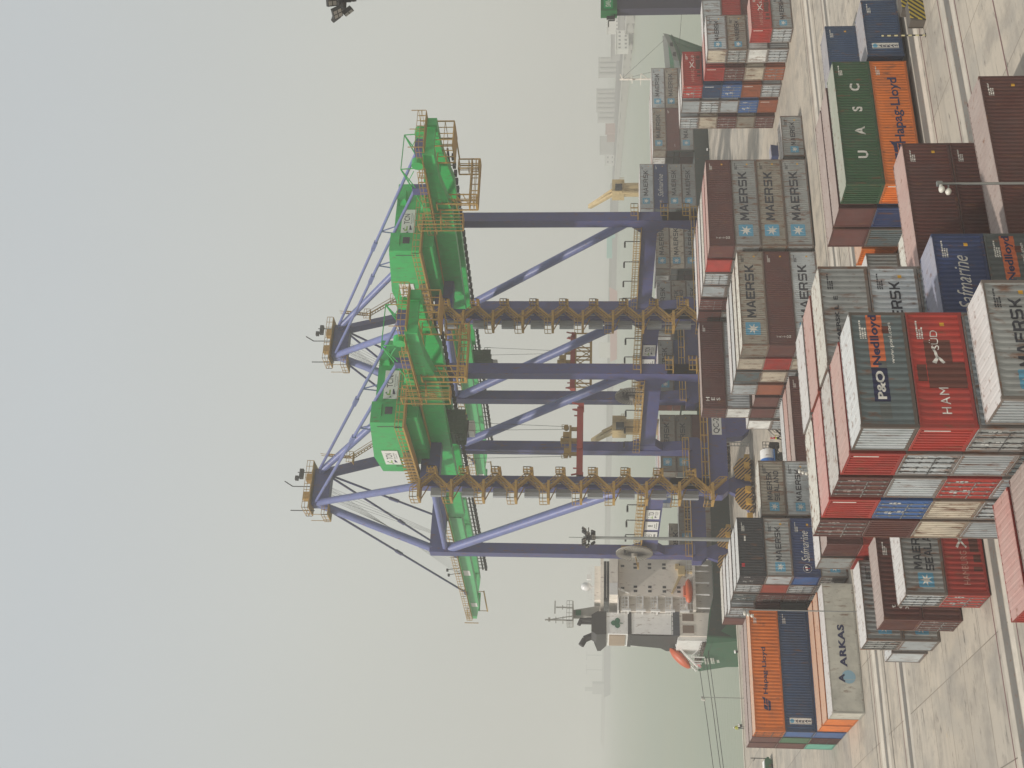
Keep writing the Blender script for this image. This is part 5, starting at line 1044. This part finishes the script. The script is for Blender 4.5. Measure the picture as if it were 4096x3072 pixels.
b.bar((2.1,-.6,.2),(4.1,-.6,2.7),.05); b.bar((2.1,-.6,1.4),(4.1,-.6,1.4),.05); b.build('platform_frame', mat('stairs_yellow', (.48,.38,.10), .6, grime=.3), r)
def block(x, y, z, label):
    r = empty('striped_barrier', (x, y, z)); tag(r, label, 'barrier', 'striped barriers'); 
    b = MB(); b.prism([(-1.0,0),(1.1,0),(1.1,1.15),(-.7,1.15)], 'y', 0, .06); b.build('striped_face', stripes('barrier_stripes', (.42,.31,.03), (.02,.018,.015), 2.1, (1,0,-1)), r)
    b = MB(); b.box(-1.0,1.1,.061,.9,0,1.14); b.build('concrete_body', mat('barrier_concrete', (.10,.085,.07), .8, grime=.4), r)
block(70.0, 69.2, gz(69), 'black and yellow striped concrete barrier standing free on the lane'); block(72.6, 70.6, gz(70), 'black and yellow striped barrier cut by the upper edge of the photo')
r = tag(empty('marker_post', (68.0,69.8,gz(69))), 'thin marker post striped black, yellow and white', 'post'); b = MB(); b.tube((0,0,0),(0,0,3.3),.06,k=10); b.build('pole', stripes('post_stripes', (.5,.45,.25), (.03,.03,.03), 1.9, (0,0,1)), r); b = MB(); b.box(-.12,.12,-.12,.12,0,.05); b.build('base_plate', BLACKM, r)
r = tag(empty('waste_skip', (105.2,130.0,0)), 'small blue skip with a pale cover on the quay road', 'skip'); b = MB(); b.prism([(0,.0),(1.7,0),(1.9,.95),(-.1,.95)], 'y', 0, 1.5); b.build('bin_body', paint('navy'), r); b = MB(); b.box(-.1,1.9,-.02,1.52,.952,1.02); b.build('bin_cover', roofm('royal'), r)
# things on the quay at far left
r = tag(empty('green_platform_trolley', (30.6,172.0,0)), 'green flat trolley with posts at the left end of the quay', 'trolley'); b = MB(); b.box(-2.6,3.6,-1.1,1.1,.5,.8); b.box(-2.4,3.4,-1.12,-1.04,.3,1.1); [b.tube((x,y-.1,.3),(x,y+.1,.3),.3,k=12) for x in (-2,3) for y in (-.9,.9)]; b.build('platform', HULLG, r); b = MB(); b.box(.6,3.2,-.8,.8,.8,1.2); b.build('load', SHIPW, r)
b = MB(); [b.bar((x,-1,.8),(x,-1,3.0),.10) for x in (-2.4,3.4)]; b.bar((3.4,-1,2.4),(3.4,.8,2.4),.08); b.build('post_frame', BLACKM, r)
r = tag(empty('quay_fender', (36.2,203.6,-.1)), 'dark rubber fender lying at the quay edge', 'fender'); b = MB(); b.tube((-1.5,0,.3),(1.5,0,.3),.36,k=16); b.build('rubber_drum', BLACKM, r); b = MB(); b.bar((-1.7,0,.3),(-1.5,0,.3),.2); b.bar((1.5,0,.3),(1.7,0,.3),.2); b.build('end_fitting', STEEL, r)
r = tag(empty('warning_board', (30.6,203.0,.16)), 'red and white striped board at the quay edge', 'board'); b = MB(); b.box(-1.1,1.1,-.04,.04,.3,1.3); b.build('striped_panel', stripes('red_white', (.45,.06,.03), (.55,.5,.45), 1.6), r); b = MB(); b.bar((-.9,0,0),(-.9,0,.3),.1); b.bar((.9,0,0),(.9,0,.3),.1); b.build('stand', BLACKM, r)
for i, x in enumerate((45.5,58.0,72.5,129.0,171.0,181.0)):
    r = tag(empty('bollard', (x, q_y(x)-.5, .16)), ['pale bollard on the coping below the ship stern','bollard on the coping beside the stern quarter','bollard on the coping under the gallery deck','bollard on the coping amidships','bollard on the coping by the bare quay','bollard on the coping near the bow'][i], 'bollard', 'quay bollards'); b = MB(); b.tube((0,0,0),(0,0,.42),.22,.18,k=12); b.build('post', BLACKM, r); b = MB(); b.tube((0,0,.42),(0,0,.62),.32,.28,k=12); b.build('cap', SHIPW, r)
# rubber-tyred gantry at the upper edge
r = tag(empty('yard_gantry_crane', (139.2,136.0,0)), 'dark-legged yard gantry with a green header reading SWL41T', 'crane'); WB = mat('gantry_leg_paint', (.055,.055,.08), .5, grime=.3)
for x in (0, 23):
    for y in (0, -7): b = MB(); b.box(x-1.1,x+1.1,y-.7,y+.7,1.6,21.6); b.box(x-.4,x+.4,y-.71,y-.705,2,21); b.build('leg', WB, r)
    b = MB(); b.box(x-1.0,x+1.0,-9.6,2.6,.9,1.8); b.build('sill_beam', WB, r)
    for y in (1.8,-.2,-6.8,-8.8): b = MB(); b.tube((x-.4,y,.7),(x+.4,y,.7),.7,k=16); b.build('wheel', BLACKM, r)
for y in (0, -7): b = MB(); b.box(-1.5,25,y-.75,y+.75,21.6,24.1); b.box(-1.2,24.7,y-.85,y-.76,21.9,22.1); b.build('header_girder', mat('gantry_green', (.025,.17,.055), .5, grime=.4), r)
b = MB(); b.box(1.9,3.2,-1.1,-.6,19.0,21.3); b.build('control_box', SHIPW, r)
b = MB(); b.bar((-1.6,0,22.0),(-2.8,0,22.0),.14); b.bar((-2.8,0,22.0),(-2.8,0,22.9),.14); b.bar((-2.8,0,22.9),(-4.1,0,22.9),.14); b.bar((-2.2,0,23.2),(-2.2,0,22.0),.4); b.build('cable_bracket', BLACKM, r)
b = MB(); b.box(-1.0,2.0,-.80,-.76,22.25,23.65); sb = b.build('sign_panel', mat('gantry_sign_green', (.02,.30,.10), .4), r); o = link(lettering_mesh('SWL41T', 2.35, .85, .02), 'lettering', INK['white'], sb); o.location = (-.7,-.806,22.52)

# ------------------------------------------------------------------ the far shore, fading into the haze
ROCK = mat('breakwater_rock', (.09,.085,.075), .95, grime=.5); PALEB = mat('far_building_white', (.62,.61,.57), .7); SILO = mat('silo_concrete', (.38,.37,.345), .8); FARW = mat('far_window', (.12,.12,.12), .6)
wl_ = [(690,640),(800,850),(1040,1340),(1010,1900),(900,2350),(860,3200),(830,4000)]
b = MB()
for (x0,y0),(x1,y1) in zip(wl_, wl_[1:]):
    d = (Vector((x1,y1,0))-Vector((x0,y0,0))).normalized(); n_ = Vector((d.y,-d.x,0))
    A, B_ = Vector((x0,y0,0)), Vector((x1,y1,0)); b.quad(A-n_*22+Vector((0,0,-3)), B_-n_*22+Vector((0,0,-3)), B_-n_*3+Vector((0,0,4.5)), A-n_*3+Vector((0,0,4.5))); b.quad(A-n_*3+Vector((0,0,4.5)), B_-n_*3+Vector((0,0,4.5)), B_+n_*90+Vector((0,0,4.5)), A+n_*90+Vector((0,0,4.5)))
    if y0 > 1000: b.quad(A-n_*2+Vector((0,0,4.5)), B_-n_*2+Vector((0,0,4.5)), B_-n_*2+Vector((0,0,8.2)), A-n_*2+Vector((0,0,8.2)));  b.quad(A-n_*2+Vector((0,0,8.2)), B_-n_*2+Vector((0,0,8.2)), B_+Vector((0,0,8.2)), A+Vector((0,0,8.2)))
tag(b.build('breakwater', ROCK), 'long low rock breakwater fading along the horizon', 'breakwater')
b = MB()
for k in range(34):
    t = k/33; p_ = Vector((700,650,0)).lerp(Vector((1035,1320,0)), t); b.box(p_.x-26,p_.x-14,p_.y-5,p_.y+5,-2.8,3.8 if k % 3 else 2.4)
b.bar((680,650,3.4),(1015,1320,3.4),9,1.0)
tag(b.build('pier_frame', mat('far_pier', (.34,.33,.30), .8)), 'low far pier on square footings in front of the sheds', 'pier')
def hut(x, y, w, d, z0, z1, m, label, rows=0, cols=0, ang=0, group='buildings on the far shore'):
    r = empty('harbour_building', (x, y, 0)); r.rotation_euler = (0,0,ang); tag(r, label, 'building', group)
    q = MB(); q.box(-w/2,w/2,-d/2,d/2,z0,z1); q.build('wall', m, r); q = MB(); q.box(-w/2-.4,w/2+.4,-d/2-.4,d/2+.4,z1,z1+.6); q.build('roof', m, r)
    for i in range(rows):
        for j in range(cols): q = MB(); xx = -w/2+w*(j+.5)/cols; zz_ = z0+(z1-z0)*(i+.45)/rows; q.box(xx-w/cols*.2,xx+w/cols*.2,-d/2-.15,-d/2+.05,zz_-.8,zz_+.9); q.build('window', FARW, r)
    return r
def at(U, d):                                                        # yard position seen at distance d along bearing U
    k = (U-1536)/F_PX; return d*(math.sin(YAW)+math.cos(YAW)*k), d*(math.cos(YAW)-math.sin(YAW)*k)
FA = -YAW
for U, d, w, dp, z0, z1, m, lab, rr, cc in ((2900,985,15.5,14,1,11,PALEB,'white two-storey harbour building with two rows of windows',2,5),(2962,1010,9.5,10,3,18,PALEB,'small white tower-like building behind the windowed one',1,3),(2985,1000,40,18,1,9,SILO,'grey shed with a pitched stair beside the white building',0,0),
  (2960,1180,60,20,4,13,SILO,'long pale shed behind the white harbour buildings',0,0),(2801,1480,25,24,4,25,SILO,'first grey silo block from the bow side',0,0),(2670,1560,30,24,4,27.5,SILO,'second and widest grey silo block',0,0),(2602,1620,14,22,4,26,SILO,'third grey silo block, narrower',0,0),
  (2555,1500,12,10,4,16,mat('far_red_shed', (.36,.19,.15), .7),'small faded red shed between the silos',0,0),(2520,1520,9,9,4,14,mat('far_red_shed2', (.34,.19,.15), .7),'smaller red shed left of the first',0,0),(2430,1600,12,10,4,16,PALEB,'small white block above the breakwater',2,2),(2490,1640,22,18,4,23,SILO,'faint grey tower block left of the red sheds',0,0)):
    x, y = at(U, d)
    if 'silo block' in lab:
        r = empty('harbour_silo', (x, y, 0)); r.rotation_euler = (0,0,FA); tag(r, lab, 'silo', 'buildings on the far shore'); n_ = max(2, round(w/6))
        for i in range(n_): q = MB(); xx = -w/2+w*(i+.5)/n_; q.tube((xx,0,0),(xx,0,z1-1.5*(i%2)),w/n_*.52,k=16); smooth(q.build('silo_cell', m, r))
        q = MB(); q.box(-w/2,w/2,-2,2,z1-1.2,z1+.8); q.build('conveyor_gallery', m, r)
    else: hut(x, y, w, dp, z0, z1, m, lab, rr, cc, FA)
x, y = at(2095, 1700); r = tag(empty('far_turquoise_ship', (x,y,-2.8)), 'faint turquoise ship beyond the crane brace', 'ship'); r.rotation_euler = (0,0,FA); q = MB(); q.box(-19,19,-6,6,8,15.5); q.box(8,15,-6,6,4,8); q.build('hull', mat('far_turquoise', (.08,.38,.33), .7), r)
x, y = at(1770, 1750); r = tag(empty('far_red_ship', (x,y,-2.8)), 'faint red-hulled ship seen between the crane legs', 'ship'); r.rotation_euler = (0,0,FA); q = MB(); q.prism([(-52,9),(56,11),(50,0),(-48,0)], 'y', -8, 8); q.build('hull', mat('far_red_hull', (.42,.14,.11), .7), r); q = MB(); q.box(-46,-24,-7,7,9.5,26); q.box(-10,30,-7,7,10,16); q.build('superstructure', PALEB, r)
x, y = at(410, 2300); r = tag(empty('far_tanker_ship', (x,y,-2.8)), 'hazy grey cargo ship on the horizon left of the funnel', 'ship'); r.rotation_euler = (0,0,FA); q = MB(); q.prism([(-56,12),(58,13),(54,0),(-50,0)], 'y', -10, 10); q.build('hull', mat('far_grey_hull', (.16,.16,.18), .7), r); q = MB(); q.box(-50,-30,-9,9,12.5,34); q.box(-46,-40,-3,3,34,48); [q.bar((xx,0,12),(xx,0,46),1.2) for xx in (-6,22)]; [q.bar((xx-9,0,45),(xx+9,0,45),.9) for xx in (-6,22)]; q.build('superstructure', mat('far_grey_upper', (.40,.40,.40), .7), r)
x, y = at(1640, 1900); r = tag(empty('far_white_ship', (x,y,-2.8)), 'pale ship with a high white deckhouse far beyond the spreader', 'ship'); r.rotation_euler = (0,0,FA); q = MB(); q.prism([(-40,8),(42,9),(38,0),(-38,0)], 'y', -8, 8); q.build('hull', SILO, r); q = MB(); q.box(-34,-8,-7,7,8.5,42); q.build('superstructure', SILO, r)

# ------------------------------------------------------------------ the haze over the harbour
hz = MB(); hz.box(-3000, 4000, -300, 6100, -4.2, 82)
hm = bpy.data.materials.new('haze'); hm.use_nodes = True; hn = hm.node_tree.nodes; hn.remove(hn['Principled BSDF'])
pv = hn.new('ShaderNodeVolumePrincipled'); pv.inputs['Color'].default_value = (.88,.862,.85,1); pv.inputs['Density'].default_value = .00068; pv.inputs['Anisotropy'].default_value = .2
hm.node_tree.links.new(pv.outputs[0], hn['Material Output'].inputs['Volume'])
hzo = hz.build('haze', hm); hzo['kind'] = 'stuff'
